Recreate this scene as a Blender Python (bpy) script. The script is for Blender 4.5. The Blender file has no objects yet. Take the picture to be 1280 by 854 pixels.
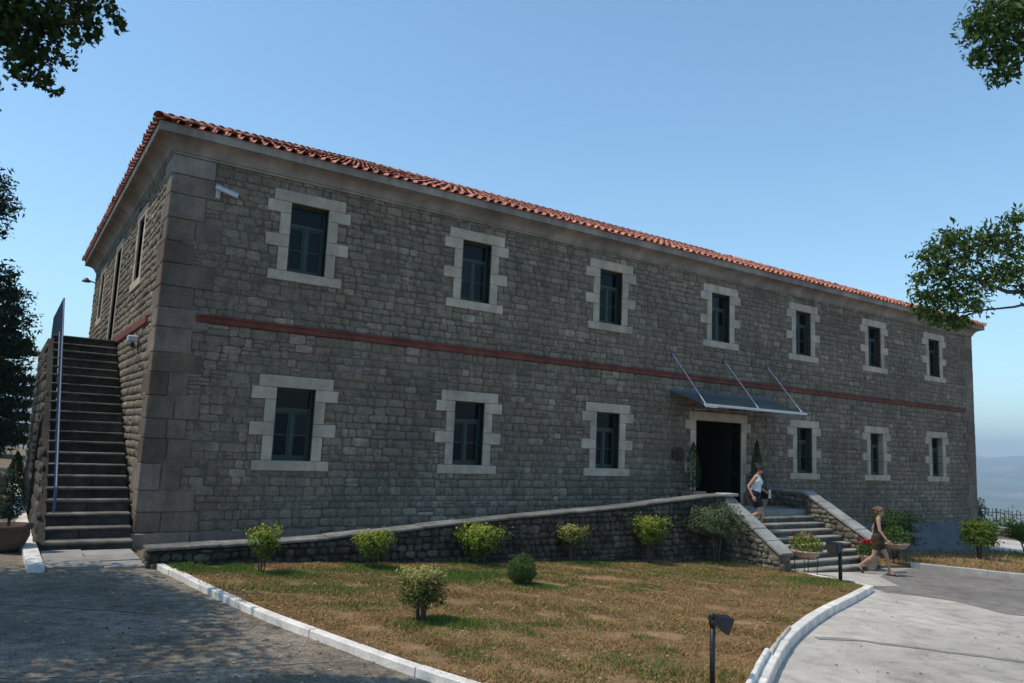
import bpy, math, random
import numpy as np
from mathutils import Vector, Matrix, Euler
from mathutils.geometry import delaunay_2d_cdt
rng = np.random.default_rng(7)
random.seed(7)
SC = bpy.context.scene
COL = SC.collection
R_ = math.radians

# ------------------------------------------------------------------ camera
cam = bpy.data.cameras.new('camera')
co = bpy.data.objects.new('camera', cam)
COL.objects.link(co)
YAW, PITCH, ROLL = 0.58685, 0.13331, 0.0445
CAM = Vector((-5.62, -17.49, 2.48))
_f = Vector((math.sin(YAW)*math.cos(PITCH), math.cos(YAW)*math.cos(PITCH), math.sin(PITCH)))
_r = Vector((math.cos(YAW), -math.sin(YAW), 0)); _u = _r.cross(_f)
_r2 = _r*math.cos(ROLL)+_u*math.sin(ROLL); _u2 = -_r*math.sin(ROLL)+_u*math.cos(ROLL)
mw = Matrix((_r2, _u2, -_f)).transposed().to_4x4(); mw.translation = CAM
co.matrix_world = mw
cam.sensor_width = 36; cam.lens = 943.67/1280*36
cam.clip_start = 0.1; cam.clip_end = 60000
SC.camera = co

# ------------------------------------------------------------------ world, sun, exposure
SUN_EL = R_(62); SUN_DIR = Vector((-0.954, 0.30, 0)).normalized()*math.cos(SUN_EL)+Vector((0, 0, math.sin(SUN_EL)))
w = bpy.data.worlds.new('World'); SC.world = w; w.use_nodes = True
nt = w.node_tree; bg = nt.nodes['Background']
sky = nt.nodes.new('ShaderNodeTexSky'); sky.sky_type = 'NISHITA'; sky.sun_disc = False
sky.sun_elevation = SUN_EL; sky.sun_rotation = math.atan2(SUN_DIR.x, SUN_DIR.y)
sky.altitude = 400; sky.air_density = 1.1; sky.dust_density = 0.2; sky.ozone_density = 0.5
wb = nt.nodes.new('ShaderNodeMix'); wb.data_type = 'RGBA'; wb.blend_type = 'MULTIPLY'; wb.inputs['Factor'].default_value = 1
wb.inputs['B'].default_value = (.80, .985, 1.0, 1)      # white balance of the sky as the camera recorded it
nt.links.new(sky.outputs[0], wb.inputs['A']); nt.links.new(wb.outputs['Result'], bg.inputs[0]); bg.inputs[1].default_value = 0.15
sl = bpy.data.lights.new('sun', 'SUN'); sl.energy = 2.6; sl.angle = R_(0.5); sl.color = (1, 0.91, 0.77)
so = bpy.data.objects.new('sun', sl); COL.objects.link(so)
so.rotation_euler = (-SUN_DIR).to_track_quat('-Z', 'Y').to_euler()
vs = SC.view_settings; vs.view_transform = 'Standard'; vs.look = 'None'; vs.exposure = 0.5; vs.gamma = 1
vs.use_curve_mapping = False

# ------------------------------------------------------------------ materials
def rgb(c): return (c[0], c[1], c[2], 1)
def M(name, cols, scale=6, rough=0.85, bump=0.0, bscale=40, rnd=None, amt=0.5, tintcols=None, hue=0.0,
      detail=6, metal=0, spec=0.3, blotch=0.0, blotch_scale=0.6, dist=0.02, trans=0.0, speck=0.0, speck_scale=45, streak=0.0):
    m = bpy.data.materials.new(name); m.use_nodes = True
    t = m.node_tree; N = t.nodes; L = t.links
    b = N['Principled BSDF']; b.inputs['Roughness'].default_value = rough; b.inputs['Metallic'].default_value = metal
    b.inputs['Specular IOR Level'].default_value = spec
    geo = N.new('ShaderNodeNewGeometry')
    tex = N.new('ShaderNodeTexNoise'); tex.inputs['Scale'].default_value = scale; tex.inputs['Detail'].default_value = detail
    tex.inputs['Roughness'].default_value = 0.65
    L.new(geo.outputs['Position'], tex.inputs['Vector'])
    rp = N.new('ShaderNodeValToRGB'); e = rp.color_ramp.elements
    n = len(cols)
    while len(e) < n: e.new(0.5)
    for i, c in enumerate(cols):
        e[i].position = 0.3+0.4*i/max(1, n-1); e[i].color = rgb(c)
    L.new(tex.outputs['Fac'], rp.inputs['Fac'])
    out = rp.outputs['Color']
    src = None
    if rnd == 'object': src = N.new('ShaderNodeObjectInfo').outputs['Random']
    elif rnd == 'attr':
        at = N.new('ShaderNodeAttribute'); at.attribute_name = 'tint'; src = at.outputs['Fac']
    if src is not None:
        if tintcols:
            r2 = N.new('ShaderNodeValToRGB'); e2 = r2.color_ramp.elements
            while len(e2) < len(tintcols): e2.new(0.5)
            for i, c in enumerate(tintcols):
                e2[i].position = i/max(1, len(tintcols)-1); e2[i].color = rgb(c)
            L.new(src, r2.inputs['Fac'])
            mx = N.new('ShaderNodeMix'); mx.data_type = 'RGBA'; mx.blend_type = 'MULTIPLY'; mx.inputs['Factor'].default_value = 1
            L.new(out, mx.inputs['A']); L.new(r2.outputs['Color'], mx.inputs['B']); out = mx.outputs['Result']
        if amt:
            hs = N.new('ShaderNodeHueSaturation'); mr = N.new('ShaderNodeMapRange')
            wn = N.new('ShaderNodeTexWhiteNoise'); wn.noise_dimensions = '1D'
            L.new(src, wn.inputs['W'])
            mr.inputs['To Min'].default_value = 1-amt/2; mr.inputs['To Max'].default_value = 1+amt/2
            L.new(wn.outputs['Value'], mr.inputs['Value']); L.new(mr.outputs['Result'], hs.inputs['Value'])
            L.new(out, hs.inputs['Color']); out = hs.outputs['Color']
    if blotch:
        t2 = N.new('ShaderNodeTexNoise'); t2.inputs['Scale'].default_value = blotch_scale; t2.inputs['Detail'].default_value = 5
        L.new(geo.outputs['Position'], t2.inputs['Vector'])
        mr2 = N.new('ShaderNodeMapRange'); mr2.inputs['From Min'].default_value = 0.35; mr2.inputs['From Max'].default_value = 0.65
        mr2.inputs['To Min'].default_value = 1-blotch; mr2.inputs['To Max'].default_value = 1+blotch*0.6
        L.new(t2.outputs['Fac'], mr2.inputs['Value'])
        h2 = N.new('ShaderNodeHueSaturation'); L.new(mr2.outputs['Result'], h2.inputs['Value'])
        L.new(out, h2.inputs['Color']); out = h2.outputs['Color']
    for amt_, sc_, vec in ((speck, speck_scale, (1, 1, 1)), (streak, 2.2, (1, 1, .12))):
        if not amt_: continue
        mp = N.new('ShaderNodeMapping'); mp.inputs['Scale'].default_value = vec; L.new(geo.outputs['Position'], mp.inputs['Vector'])
        t4 = N.new('ShaderNodeTexNoise'); t4.inputs['Scale'].default_value = sc_; t4.inputs['Detail'].default_value = 4; t4.inputs['Roughness'].default_value = .7
        L.new(mp.outputs['Vector'], t4.inputs['Vector'])
        m4 = N.new('ShaderNodeMapRange'); m4.inputs['From Min'].default_value = .38; m4.inputs['From Max'].default_value = .62
        m4.inputs['To Min'].default_value = 1-amt_; m4.inputs['To Max'].default_value = 1+amt_*.7
        L.new(t4.outputs['Fac'], m4.inputs['Value'])
        h4 = N.new('ShaderNodeHueSaturation'); L.new(m4.outputs['Result'], h4.inputs['Value']); L.new(out, h4.inputs['Color']); out = h4.outputs['Color']
    L.new(out, b.inputs['Base Color'])
    if bump:
        t3 = N.new('ShaderNodeTexNoise'); t3.inputs['Scale'].default_value = bscale; t3.inputs['Detail'].default_value = 8
        L.new(geo.outputs['Position'], t3.inputs['Vector'])
        bp = N.new('ShaderNodeBump'); bp.inputs['Strength'].default_value = bump; bp.inputs['Distance'].default_value = dist
        L.new(t3.outputs['Fac'], bp.inputs['Height']); L.new(bp.outputs['Normal'], b.inputs['Normal'])
    if trans:
        tr = N.new('ShaderNodeBsdfTranslucent'); L.new(out, tr.inputs['Color'])
        mixs = N.new('ShaderNodeMixShader'); mixs.inputs[0].default_value = trans
        L.new(b.outputs[0], mixs.inputs[1]); L.new(tr.outputs[0], mixs.inputs[2])
        L.new(mixs.outputs[0], N['Material Output'].inputs['Surface'])
    return m

WALLC = [(.82, .84, .84), (1, 1, .96), (.80, .78, .74), (1.05, 1.03, .98), (.9, .9, .92), (1.12, 1.10, 1.03), (.95, .87, .80), (.95, .95, .93), (1.0, .99, .95), (1.45, 1.42, 1.34)]
STC = [(.142, .115, .088), (.228, .187, .145), (.275, .226, .175)]
mt = {}
mt['stone_o'] = M('wall stone', STC, 5, .95, .9, 26, 'object', .24, WALLC, blotch=.22, blotch_scale=.45, dist=.03, speck=.22, speck_scale=22, streak=.12)
mt['stone_a'] = M('wall stone mass', STC, 5, .95, .9, 26, 'attr', .24, WALLC, blotch=.22, blotch_scale=.45, dist=.03, speck=.22, speck_scale=22, streak=.12)
FSC = [(.075, .066, .052), (.16, .142, .115), (.24, .217, .18)]
mt['field_o'] = M('field stone', FSC, 5, .95, 1, 20, 'object', .5, WALLC, blotch=.3, blotch_scale=1.2, dist=.03)
mt['field_a'] = M('field stone mass', FSC, 5, .95, 1, 20, 'attr', .5, WALLC, blotch=.3, blotch_scale=1.2, dist=.03)
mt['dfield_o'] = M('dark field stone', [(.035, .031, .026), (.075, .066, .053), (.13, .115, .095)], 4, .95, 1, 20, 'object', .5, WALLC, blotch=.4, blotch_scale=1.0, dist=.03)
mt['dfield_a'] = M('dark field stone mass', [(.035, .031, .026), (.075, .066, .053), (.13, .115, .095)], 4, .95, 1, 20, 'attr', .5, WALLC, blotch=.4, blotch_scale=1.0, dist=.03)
mt['dmortar'] = M('dark mortar', [(.022, .019, .016), (.055, .048, .04)], 8, .98, .6, 30, blotch=.3)
mt['mortar'] = M('mortar', [(.108, .086, .062), (.172, .142, .103)], 8, .98, .6, 30, blotch=.3)
mt['quoin'] = M('dressed quoin stone', [(.155, .124, .098), (.22, .178, .142)], 3, .9, .35, 40, 'object', .4,
                [(.9, .9, .92), (1, .98, .92), (.80, .69, .62), (1.08, 1.05, 1.0), (.92, .92, .95)], blotch=.22, blotch_scale=.9, speck=.15, speck_scale=18, streak=.15)
mt['surround'] = M('pale window stone', [(.42, .34, .258), (.50, .41, .315)], 3, .85, .25, 45, 'object', .2, blotch=.15, blotch_scale=1.5, speck=.10, speck_scale=25, streak=.12)
mt['cornice'] = M('cornice stone', [(.25, .212, .178), (.33, .28, .235)], 2.5, .9, .25, 30, blotch=.25, blotch_scale=.7, streak=.2)
mt['tile_o'] = M('clay tile', [(.43, .165, .105), (.58, .25, .175)], 7, .85, .3, 50, 'object', .45, [(1, .9, .85), (1, 1, 1), (.8, .75, .75), (1.12, 1.05, 1)], blotch=.2)
mt['tile_a'] = M('clay tile mass', [(.43, .165, .105), (.58, .25, .175)], 7, .85, .3, 50, 'attr', .45, [(1, .9, .85), (1, 1, 1), (.8, .75, .75), (1.12, 1.05, 1)], blotch=.2)
mt['deck'] = M('roof underlay', [(.16, .06, .04), (.22, .09, .06)], 6, .95)
mt['red'] = M('red string course paint', [(.145, .042, .03), (.20, .062, .043)], 4, .8, .2, 40, blotch=.3, streak=.25)
mt['plinth'] = M('blue grey render', [(.10, .112, .12), (.14, .156, .168)], 3, .9, .2, 40, blotch=.25)
mt['wood'] = M('green window paint', [(.013, .038, .031), (.022, .054, .044)], 10, .5, .1, 50, spec=.4)
mt['woodbrown'] = M('brown shutter paint', [(.12, .05, .03), (.17, .07, .045)], 10, .7, .1, 50)
def glass():
    m = bpy.data.materials.new('window glass'); m.use_nodes = True; N = m.node_tree.nodes; L = m.node_tree.links
    b = N['Principled BSDF']; oi = N.new('ShaderNodeObjectInfo'); rp = N.new('ShaderNodeValToRGB')
    e = rp.color_ramp.elements; e[0].color = (.003, .005, .006, 1); e[1].color = (.008, .012, .013, 1)
    x = e.new(.65); x.color = (.005, .007, .009, 1); x = e.new(.8); x.color = (.022, .032, .032, 1)
    L.new(oi.outputs['Random'], rp.inputs[0]); L.new(rp.outputs[0], b.inputs['Base Color'])
    b.inputs['Roughness'].default_value = .06; b.inputs['Specular IOR Level'].default_value = .16
    nz = N.new('ShaderNodeTexNoise'); nz.inputs['Scale'].default_value = 2.5; bp = N.new('ShaderNodeBump')
    bp.inputs['Strength'].default_value = .06; L.new(nz.outputs[0], bp.inputs['Height']); L.new(bp.outputs[0], b.inputs['Normal'])
    return m
mt['glass'] = glass()
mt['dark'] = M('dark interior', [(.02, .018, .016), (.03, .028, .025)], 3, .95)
mt['greydoor'] = M('green grey door frame', [(.20, .22, .20), (.26, .28, .255)], 3, .8, .1, 30)
mt['blue'] = M('blue metal paint', [(.035, .07, .13), (.05, .095, .17)], 12, .5, .05, 60, spec=.5)
mt['rail'] = M('pale blue handrail paint', [(.05, .08, .14), (.08, .12, .19)], 12, .5, .05, 60)
mt['doorwood'] = M('dark door paint', [(.006, .012, .010), (.010, .018, .015)], 10, .6)
mt['steel'] = M('brushed steel', [(.45, .46, .47), (.55, .56, .57)], 14, .35, 0, metal=.9)
mt['canopy'] = M('canopy sheet', [(.065, .072, .058), (.10, .11, .09)], 3, .7, .05, 20, spec=.5, blotch=.2)
mt['white'] = M('white metal paint', [(.5, .52, .54), (.6, .62, .63)], 8, .5, .05, 40)
mt['black'] = M('black metal paint', [(.008, .008, .01), (.015, .015, .018)], 20, .45, .1, 60, spec=.4)
mt['plaque'] = M('bronze plaque', [(.035, .022, .016), (.06, .036, .025)], 20, .4, .1, 60, metal=.5)
mt['terracotta'] = M('terracotta', [(.33, .17, .12), (.45, .26, .19)], 6, .85, .2, 40, blotch=.2)
mt['palepot'] = M('pale terracotta', [(.38, .27, .21), (.50, .37, .30)], 6, .85, .2, 40, blotch=.2)
mt['soil'] = M('soil', [(.03, .022, .015), (.06, .04, .028)], 20, .98, .6, 50)
mt['cap'] = M('grey cap stone', [(.25, .248, .23), (.36, .355, .33)], 5, .9, .4, 40, 'object', .25, blotch=.25, blotch_scale=1.3)
mt['dcap'] = M('weathered coping stone', [(.13, .125, .11), (.235, .225, .20)], 5, .95, .7, 30, 'object', .4, blotch=.35, blotch_scale=1.6, speck=.3, speck_scale=20)
mt['darktread'] = M('sun-toned dark tread stone', [(.10, .09, .075), (.19, .172, .145)], 4, .92, .5, 30, 'object', .35, blotch=.4, blotch_scale=1.3)  # lighter than the side risers: sunlight on the treads painted into the stone
mt['darkstep'] = M('shade-toned dark step stone', [(.025, .022, .018), (.05, .044, .037), (.085, .076, .064)], 4, .95, .5, 30, 'object', .25, blotch=.3, blotch_scale=1.1)  # dark stone, with the shade on the side risers painted in as well
mt['riser'] = M('shade-toned riser stone', [(.06, .055, .047), (.11, .10, .085), (.15, .138, .118)], 4, .95, .5, 30, blotch=.3, blotch_scale=1.1)  # shade on the entrance risers painted into the stone colour
mt['darkpot'] = M('brown pot', [(.06, .036, .027), (.10, .062, .046)], 6, .85, .2, 40, blotch=.2)
mt['step'] = M('sun-toned step stone', [(.22, .205, .175), (.36, .335, .285)], 4, .92, .5, 30, 'object', .25, blotch=.3, blotch_scale=1.1)  # lightened to paint sun onto the entrance treads; the landing shares it
mt['kerb'] = M('white painted kerb', [(.64, .58, .52), (.82, .77, .70)], 6, .8, .25, 40, 'object', .12, blotch=.18, blotch_scale=2.5, speck=.12, speck_scale=30)
mt['tankerb'] = M('pale kerb stone', [(.42, .38, .33), (.55, .50, .44)], 6, .85, .25, 40, 'object', .12, blotch=.15, blotch_scale=2)
mt['bark'] = M('bark', [(.06, .045, .034), (.13, .10, .075)], 14, .95, .8, 40)
def leafmat(name, cols, rough=.6, trans=.25):
    m = M(name, [(.85, .85, .85), (1.1, 1.1, 1.1)], 3, rough, 0, 40, 'attr', .35, cols, spec=.12, trans=trans); return m
mt['leaf_dark'] = leafmat('dark leaves', [(.022, .042, .013), (.038, .068, .02), (.062, .105, .028)])
mt['leaf_conifer'] = leafmat('conifer needles', [(.010, .022, .010), (.018, .035, .014), (.03, .05, .02)], trans=.1)
mt['leaf_mid'] = leafmat('mid green leaves', [(.042, .08, .02), (.075, .13, .03), (.13, .20, .05)])
mt['leaf_lime'] = leafmat('lime leaves', [(.05, .09, .012), (.12, .18, .02), (.24, .29, .04), (.38, .38, .08)])
mt['leaf_var'] = leafmat('variegated leaves', [(.05, .07, .02), (.09, .105, .03), (.28, .26, .075), (.42, .39, .14)])
mt['leaf_grey'] = leafmat('grey green leaves', [(.05, .075, .035), (.12, .155, .08), (.25, .29, .17)])
mt['petal_red'] = leafmat('red petals', [(.45, .02, .03), (.6, .05, .06)])
mt['petal_pink'] = leafmat('pink petals', [(.5, .10, .2), (.65, .25, .35)])
mt['grass'] = leafmat('grass blades', [(.24, .14, .06), (.34, .205, .092), (.44, .285, .14), (.24, .19, .065), (.09, .15, .028), (.15, .22, .045)], .8, .2)
def lawnmat():
    m = M('dry lawn soil', [(.17, .098, .045), (.26, .155, .074), (.32, .20, .10)], 9, .97, .8, 60, blotch=.3, blotch_scale=1.3)
    return m
mt['lawn'] = lawnmat()
mt['litter'] = leafmat('dry fallen leaves', [(.10, .05, .025), (.22, .12, .06), (.36, .24, .13), (.45, .36, .25)], .8, .1)
mt['joint'] = M('dirt filled joint', [(.20, .185, .16), (.29, .27, .24)], 12, .98, .5, 50)
mt['dryground'] = M('dry ground', [(.14, .10, .06), (.24, .18, .11)], 4, .97, .6, 40, blotch=.3, blotch_scale=.4)
mt['path'] = M('weathered concrete', [(.31, .278, .235), (.46, .416, .36), (.55, .505, .445)], 2.2, .92, .5, 55, blotch=.18, blotch_scale=.4, detail=10, speck=.16, speck_scale=38)
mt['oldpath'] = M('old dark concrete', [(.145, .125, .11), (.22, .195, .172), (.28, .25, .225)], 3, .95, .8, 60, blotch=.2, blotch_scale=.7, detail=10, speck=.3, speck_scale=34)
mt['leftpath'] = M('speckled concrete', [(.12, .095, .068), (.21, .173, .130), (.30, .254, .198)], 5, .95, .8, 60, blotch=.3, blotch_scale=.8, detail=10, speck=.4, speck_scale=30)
mt['slab'] = M('paving slab', [(.24, .225, .205), (.34, .32, .295)], 4, .92, .4, 40, 'object', .25, blotch=.25)
mt['skin'] = M('skin', [(.42, .235, .16), (.48, .275, .19)], 20, .6, 0)
mt['skin2'] = M('tanned skin', [(.40, .23, .155), (.46, .27, .185)], 20, .6, 0)
mt['tanktop'] = M('white cotton', [(.62, .63, .66), (.72, .73, .75)], 14, .9, .2, 60)
mt['navy'] = M('navy cotton', [(.008, .01, .022), (.014, .017, .034)], 14, .9, .2, 60)
mt['blackc'] = M('black cotton', [(.006, .006, .008), (.012, .012, .015)], 14, .9, .2, 60)
mt['brownc'] = M('brown print cotton', [(.012, .008, .006), (.05, .03, .02), (.10, .06, .04)], 22, .9, .2, 60)
mt['hair_dark'] = M('dark hair', [(.010, .006, .005), (.025, .014, .011)], 60, .5, .5, 120)
mt['hair_brown'] = M('brown hair', [(.10, .055, .03), (.20, .115, .06)], 60, .5, .5, 120)
mt['sandal'] = M('dark sandal', [(.02, .014, .016), (.04, .028, .03)], 30, .6, 0)
mt['bottle'] = M('clear plastic', [(.5, .52, .54), (.6, .62, .64)], 10, .25, 0, spec=.6)
mt['eye'] = M('eye dark', [(.01, .008, .008), (.02, .015, .012)], 10, .4, 0)
mt['lip'] = M('lip', [(.32, .12, .10), (.36, .14, .12)], 10, .6, 0)
mt['hill'] = M('hill', [(.03, .055, .03), (.06, .085, .04), (.16, .14, .09), (.55, .42, .32)], .0022, .98, blotch=.3, blotch_scale=.004, detail=12)
mt['lamp_glass'] = M('lamp glass', [(.04, .05, .05), (.06, .07, .07)], 10, .15, 0, spec=.6)

# ------------------------------------------------------------------ mesh helpers
class MB:
    def __init__(s): s.v = []; s.f = []; s.t = []
    def add(s, verts, faces, tint=0.5):
        o = len(s.v); s.v += [tuple(p) for p in verts]
        for f in faces: s.f.append(tuple(i+o for i in f)); s.t.append(tint)
    def box(s, a, b, ch=0.0, mat=None, tint=.5):
        x0, y0, z0 = a; x1, y1, z1 = b
        if ch <= 0:
            v = [(x, y, z) for x in (x0, x1) for y in (y0, y1) for z in (z0, z1)]
            f = [(0, 1, 3, 2), (4, 6, 7, 5), (0, 4, 5, 1), (2, 3, 7, 6), (0, 2, 6, 4), (1, 5, 7, 3)]
        else:
            v = []; idx = {}
            lo = (x0, y0, z0); hi = (x1, y1, z1)
            for sx in (0, 1):
                for sy in (0, 1):
                    for sz in (0, 1):
                        for k in range(3):
                            p = []
                            for ax, sgn in enumerate((sx, sy, sz)):
                                e = hi[ax] if sgn else lo[ax]
                                if ax != k: e += -ch if sgn else ch
                                p.append(e)
                            idx[sx, sy, sz, k] = len(v); v.append(tuple(p))
            f = []
            I = lambda a, k: idx[a[0], a[1], a[2], k]
            for k in range(3):
                i, j = [(1, 2), (2, 0), (0, 1)][k]
                for sg in (0, 1):
                    q = []
                    for (p, r) in ((0, 0), (1, 0), (1, 1), (0, 1)):
                        a_ = [0, 0, 0]; a_[k] = sg; a_[i] = p; a_[j] = r; q.append(I(a_, k))
                    f.append(tuple(q if sg else q[::-1]))
                for p in (0, 1):
                    for r in (0, 1):   # edge along axis k
                        a0 = [0, 0, 0]; a0[i] = p; a0[j] = r; a1 = list(a0); a1[k] = 1
                        q = [I(a0, i), I(a1, i), I(a1, j), I(a0, j)]
                        f.append(tuple(q if (p ^ r) else q[::-1]))
            for sx in (0, 1):
                for sy in (0, 1):
                    for sz in (0, 1):
                        q = [idx[sx, sy, sz, k] for k in range(3)]
                        f.append(tuple(q if (sx+sy+sz) % 2 else q[::-1]))
        if mat is not None: v = [tuple(mat @ Vector(p)) for p in v]
        s.add(v, f, tint); return s
    def tube(s, pts, r, n=8, cap=True, tint=.5):
        pts = [Vector(p) for p in pts]; rr = r if hasattr(r, '__len__') else [r]*len(pts)
        rings = []; up = Vector((0, 0, 1))
        for i, p in enumerate(pts):
            d = (pts[min(i+1, len(pts)-1)]-pts[max(i-1, 0)]).normalized()
            a = d.cross(up if abs(d.z) < .95 else Vector((1, 0, 0))).normalized(); b = d.cross(a)
            rings.append([p+(a*math.cos(2*math.pi*k/n)+b*math.sin(2*math.pi*k/n))*rr[i] for k in range(n)])
        v = [q for ring in rings for q in ring]; f = []
        for i in range(len(pts)-1):
            for k in range(n):
                f.append((i*n+k, i*n+(k+1) % n, (i+1)*n+(k+1) % n, (i+1)*n+k))
        if cap: f.append(tuple(range(n))[::-1]); f.append(tuple((len(pts)-1)*n+k for k in range(n)))
        s.add(v, f, tint); return s
    def lathe(s, prof, c=(0, 0, 0), n=20, sx=1, sy=1, tint=.5):
        v = []; f = []
        for (r, z) in prof:
            for k in range(n):
                a = 2*math.pi*k/n; v.append((c[0]+r*math.cos(a)*sx, c[1]+r*math.sin(a)*sy, c[2]+z))
        for i in range(len(prof)-1):
            for k in range(n): f.append((i*n+k, i*n+(k+1) % n, (i+1)*n+(k+1) % n, (i+1)*n+k))
        f.append(tuple(range(n))[::-1]); f.append(tuple((len(prof)-1)*n+k for k in range(n)))
        s.add(v, f, tint); return s
    def prism(s, poly, axis, a, b, tint=.5):   # poly of 2-D points extruded along axis from a to b
        n = len(poly)
        def P(p, t):
            q = list(p); q.insert(axis, t); return tuple(q)
        v = [P(p, a) for p in poly]+[P(p, b) for p in poly]
        f = [tuple(range(n))[::-1], tuple(range(n, 2*n))]+[(i, (i+1) % n, n+(i+1) % n, n+i) for i in range(n)]
        s.add(v, f, tint); return s
    def build(s, name, m, parent=None, smooth=False, loc=None):
        me = bpy.data.meshes.new(name); me.from_pydata(s.v, [], s.f)
        at = me.attributes.new('tint', 'FLOAT', 'FACE'); at.data.foreach_set('value', s.t)
        me.materials.append(mt[m] if isinstance(m, str) else m)
        import bmesh
        if len(s.f) < 20000:
            bm = bmesh.new(); bm.from_mesh(me); bmesh.ops.recalc_face_normals(bm, faces=bm.faces); bm.to_mesh(me); bm.free()
        if smooth: me.polygons.foreach_set('use_smooth', [True]*len(me.polygons))
        return link(name, me, parent, loc)
def link(name, me, parent=None, loc=None):
    o = bpy.data.objects.new(name, me); COL.objects.link(o)
    if parent is not None: o.parent = parent
    if loc is not None: o.location = loc
    return o
def np_mesh(name, V, F, m, tint=None, smooth=False):
    V = np.asarray(V, np.float32); F = np.asarray(F, np.int32); k = F.shape[1]
    me = bpy.data.meshes.new(name)
    me.vertices.add(len(V)); me.vertices.foreach_set('co', V.ravel())
    me.loops.add(F.size); me.loops.foreach_set('vertex_index', F.ravel())
    me.polygons.add(len(F)); me.polygons.foreach_set('loop_start', np.arange(0, F.size, k, dtype=np.int32))
    try: me.polygons.foreach_set('loop_total', np.full(len(F), k, np.int32))
    except Exception: pass
    me.update(calc_edges=True)
    if tint is not None:
        at = me.attributes.new('tint', 'FLOAT', 'FACE'); at.data.foreach_set('value', np.asarray(tint, np.float32))
    me.materials.append(mt[m] if isinstance(m, str) else m)
    if smooth: me.polygons.foreach_set('use_smooth', np.ones(len(F), bool))
    return me
def empty(name, loc=(0, 0, 0), rz=0):
    o = bpy.data.objects.new(name, None); COL.objects.link(o); o.location = loc; o.rotation_euler = (0, 0, rz)
    o.empty_display_size = .2; return o
def tag(o, label=None, cat=None, group=None, kind=None):
    if label: o['label'] = label
    if cat: o['category'] = cat
    if group: o['group'] = group
    if kind: o['kind'] = kind
    return o
def copy_tree(o, parent=None):
    c = o.copy(); COL.objects.link(c)
    if parent is not None: c.parent = parent
    for ch in list(o.children): copy_tree(ch, c)
    return c

# ------------------------------------------------------------------ site constants
XL, XR, YB = -3.09, 32.23, 16.5
GS = -0.0434
def gz(x): return GS*(min(max(x, -40), 52)-XL)
def gzn(x): return GS*(np.clip(x, -40, 52)-XL)
ZE = 8.97          # eave height
Z_STR0, Z_STR1 = 4.80, 4.98

# ------------------------------------------------------------------ stones
def stone_variant(seed, cut=.16, bulge=.14, jit=.09, inset=.17):
    r = np.random.default_rng(seed)
    c = cut*(.6+.8*r.random(8))
    base = [(-.5+c[0], -.5), (.5-c[1], -.5), (.5, -.5+c[2]), (.5, .5-c[3]), (.5-c[4], .5), (-.5+c[5], .5), (-.5, .5-c[6]), (-.5, -.5+c[7])]
    base = np.array(base)+r.normal(0, jit*.35, (8, 2)); base = np.clip(base, -.5, .5)
    V = []
    for (sc, y) in ((1, .6), (.985, -.45), (1-inset, -.9)):
        for p in base: V.append((p[0]*sc, y+(r.normal(0, .10) if y < -.5 else 0), p[1]*sc))
    V.append((r.normal(0, .1), -.9-bulge+r.normal(0, .08), r.normal(0, .1)))
    F = []
    for i in range(2):
        for k in range(8):
            a, b = i*8+k, i*8+(k+1) % 8; F.append((a, b, b+8)); F.append((a, b+8, a+8))
    for k in range(8): F.append((16+k, 16+(k+1) % 8, 24))
    return np.array(V), np.array(F)
def variant_meshes(name, n, mat_o, **kw):
    out = []
    for i in range(n):
        V, F = stone_variant(100+i*7, **kw)
        out.append((V, F, np_mesh(name, V, F, mat_o, smooth=True)))
    return out
VAR_WALL = variant_meshes('stone', 14, 'stone_o')
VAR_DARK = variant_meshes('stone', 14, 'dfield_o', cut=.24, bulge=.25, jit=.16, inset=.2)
VAR_FIELD = variant_meshes('stone', 14, 'field_o', cut=.24, bulge=.3, jit=.16, inset=.22)

def lay_courses(u0, u1, v0, v1, blocks, hmin, hmax, wmin, wmax, seed, blocked=.8, wav=0.0):
    """courses of stones over a rectangle; blocks = (u0,u1,v0,v1,hard) areas left free. Returns centre u, v, w, h"""
    r = np.random.default_rng(seed); out = []; v = v0
    while v < v1-.05:
        h = hmin+(hmax-hmin)*r.random(); h = min(h, v1-v)
        if v1-(v+h) < hmin*.5: h = v1-v
        iv = []
        for (a, b, c, d, hard) in blocks:
            ov = min(v+h, d)-max(v, c)
            if ov > (0.0 if hard else blocked*h): iv.append((a, b))
        iv.sort(); free = []; cur = u0
        for a, b in iv:
            if a > cur: free.append((cur, min(a, u1)))
            cur = max(cur, b)
        if cur < u1: free.append((cur, u1))
        for a, b in free:
            u = a
            while u < b-.03:
                wd = wmin+(wmax-wmin)*r.random()**1.5; wd *= (.8+.4*h/hmax)
                if b-(u+wd) < wmin*.6: wd = b-u
                if r.random() < .10 and h > hmin*1.25 and wd < wmax:
                    k = .4+.2*r.random()
                    out.append((u+wd/2, v+h*k/2, wd, h*k)); out.append((u+wd/2, v+h*(1+k)/2, wd, h*(1-k)))
                else:
                    dv = r.normal(0, wav)*h
                    out.append((u+wd/2, v+h/2+dv, wd, h))
                u += wd
        v += h
    return out
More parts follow.
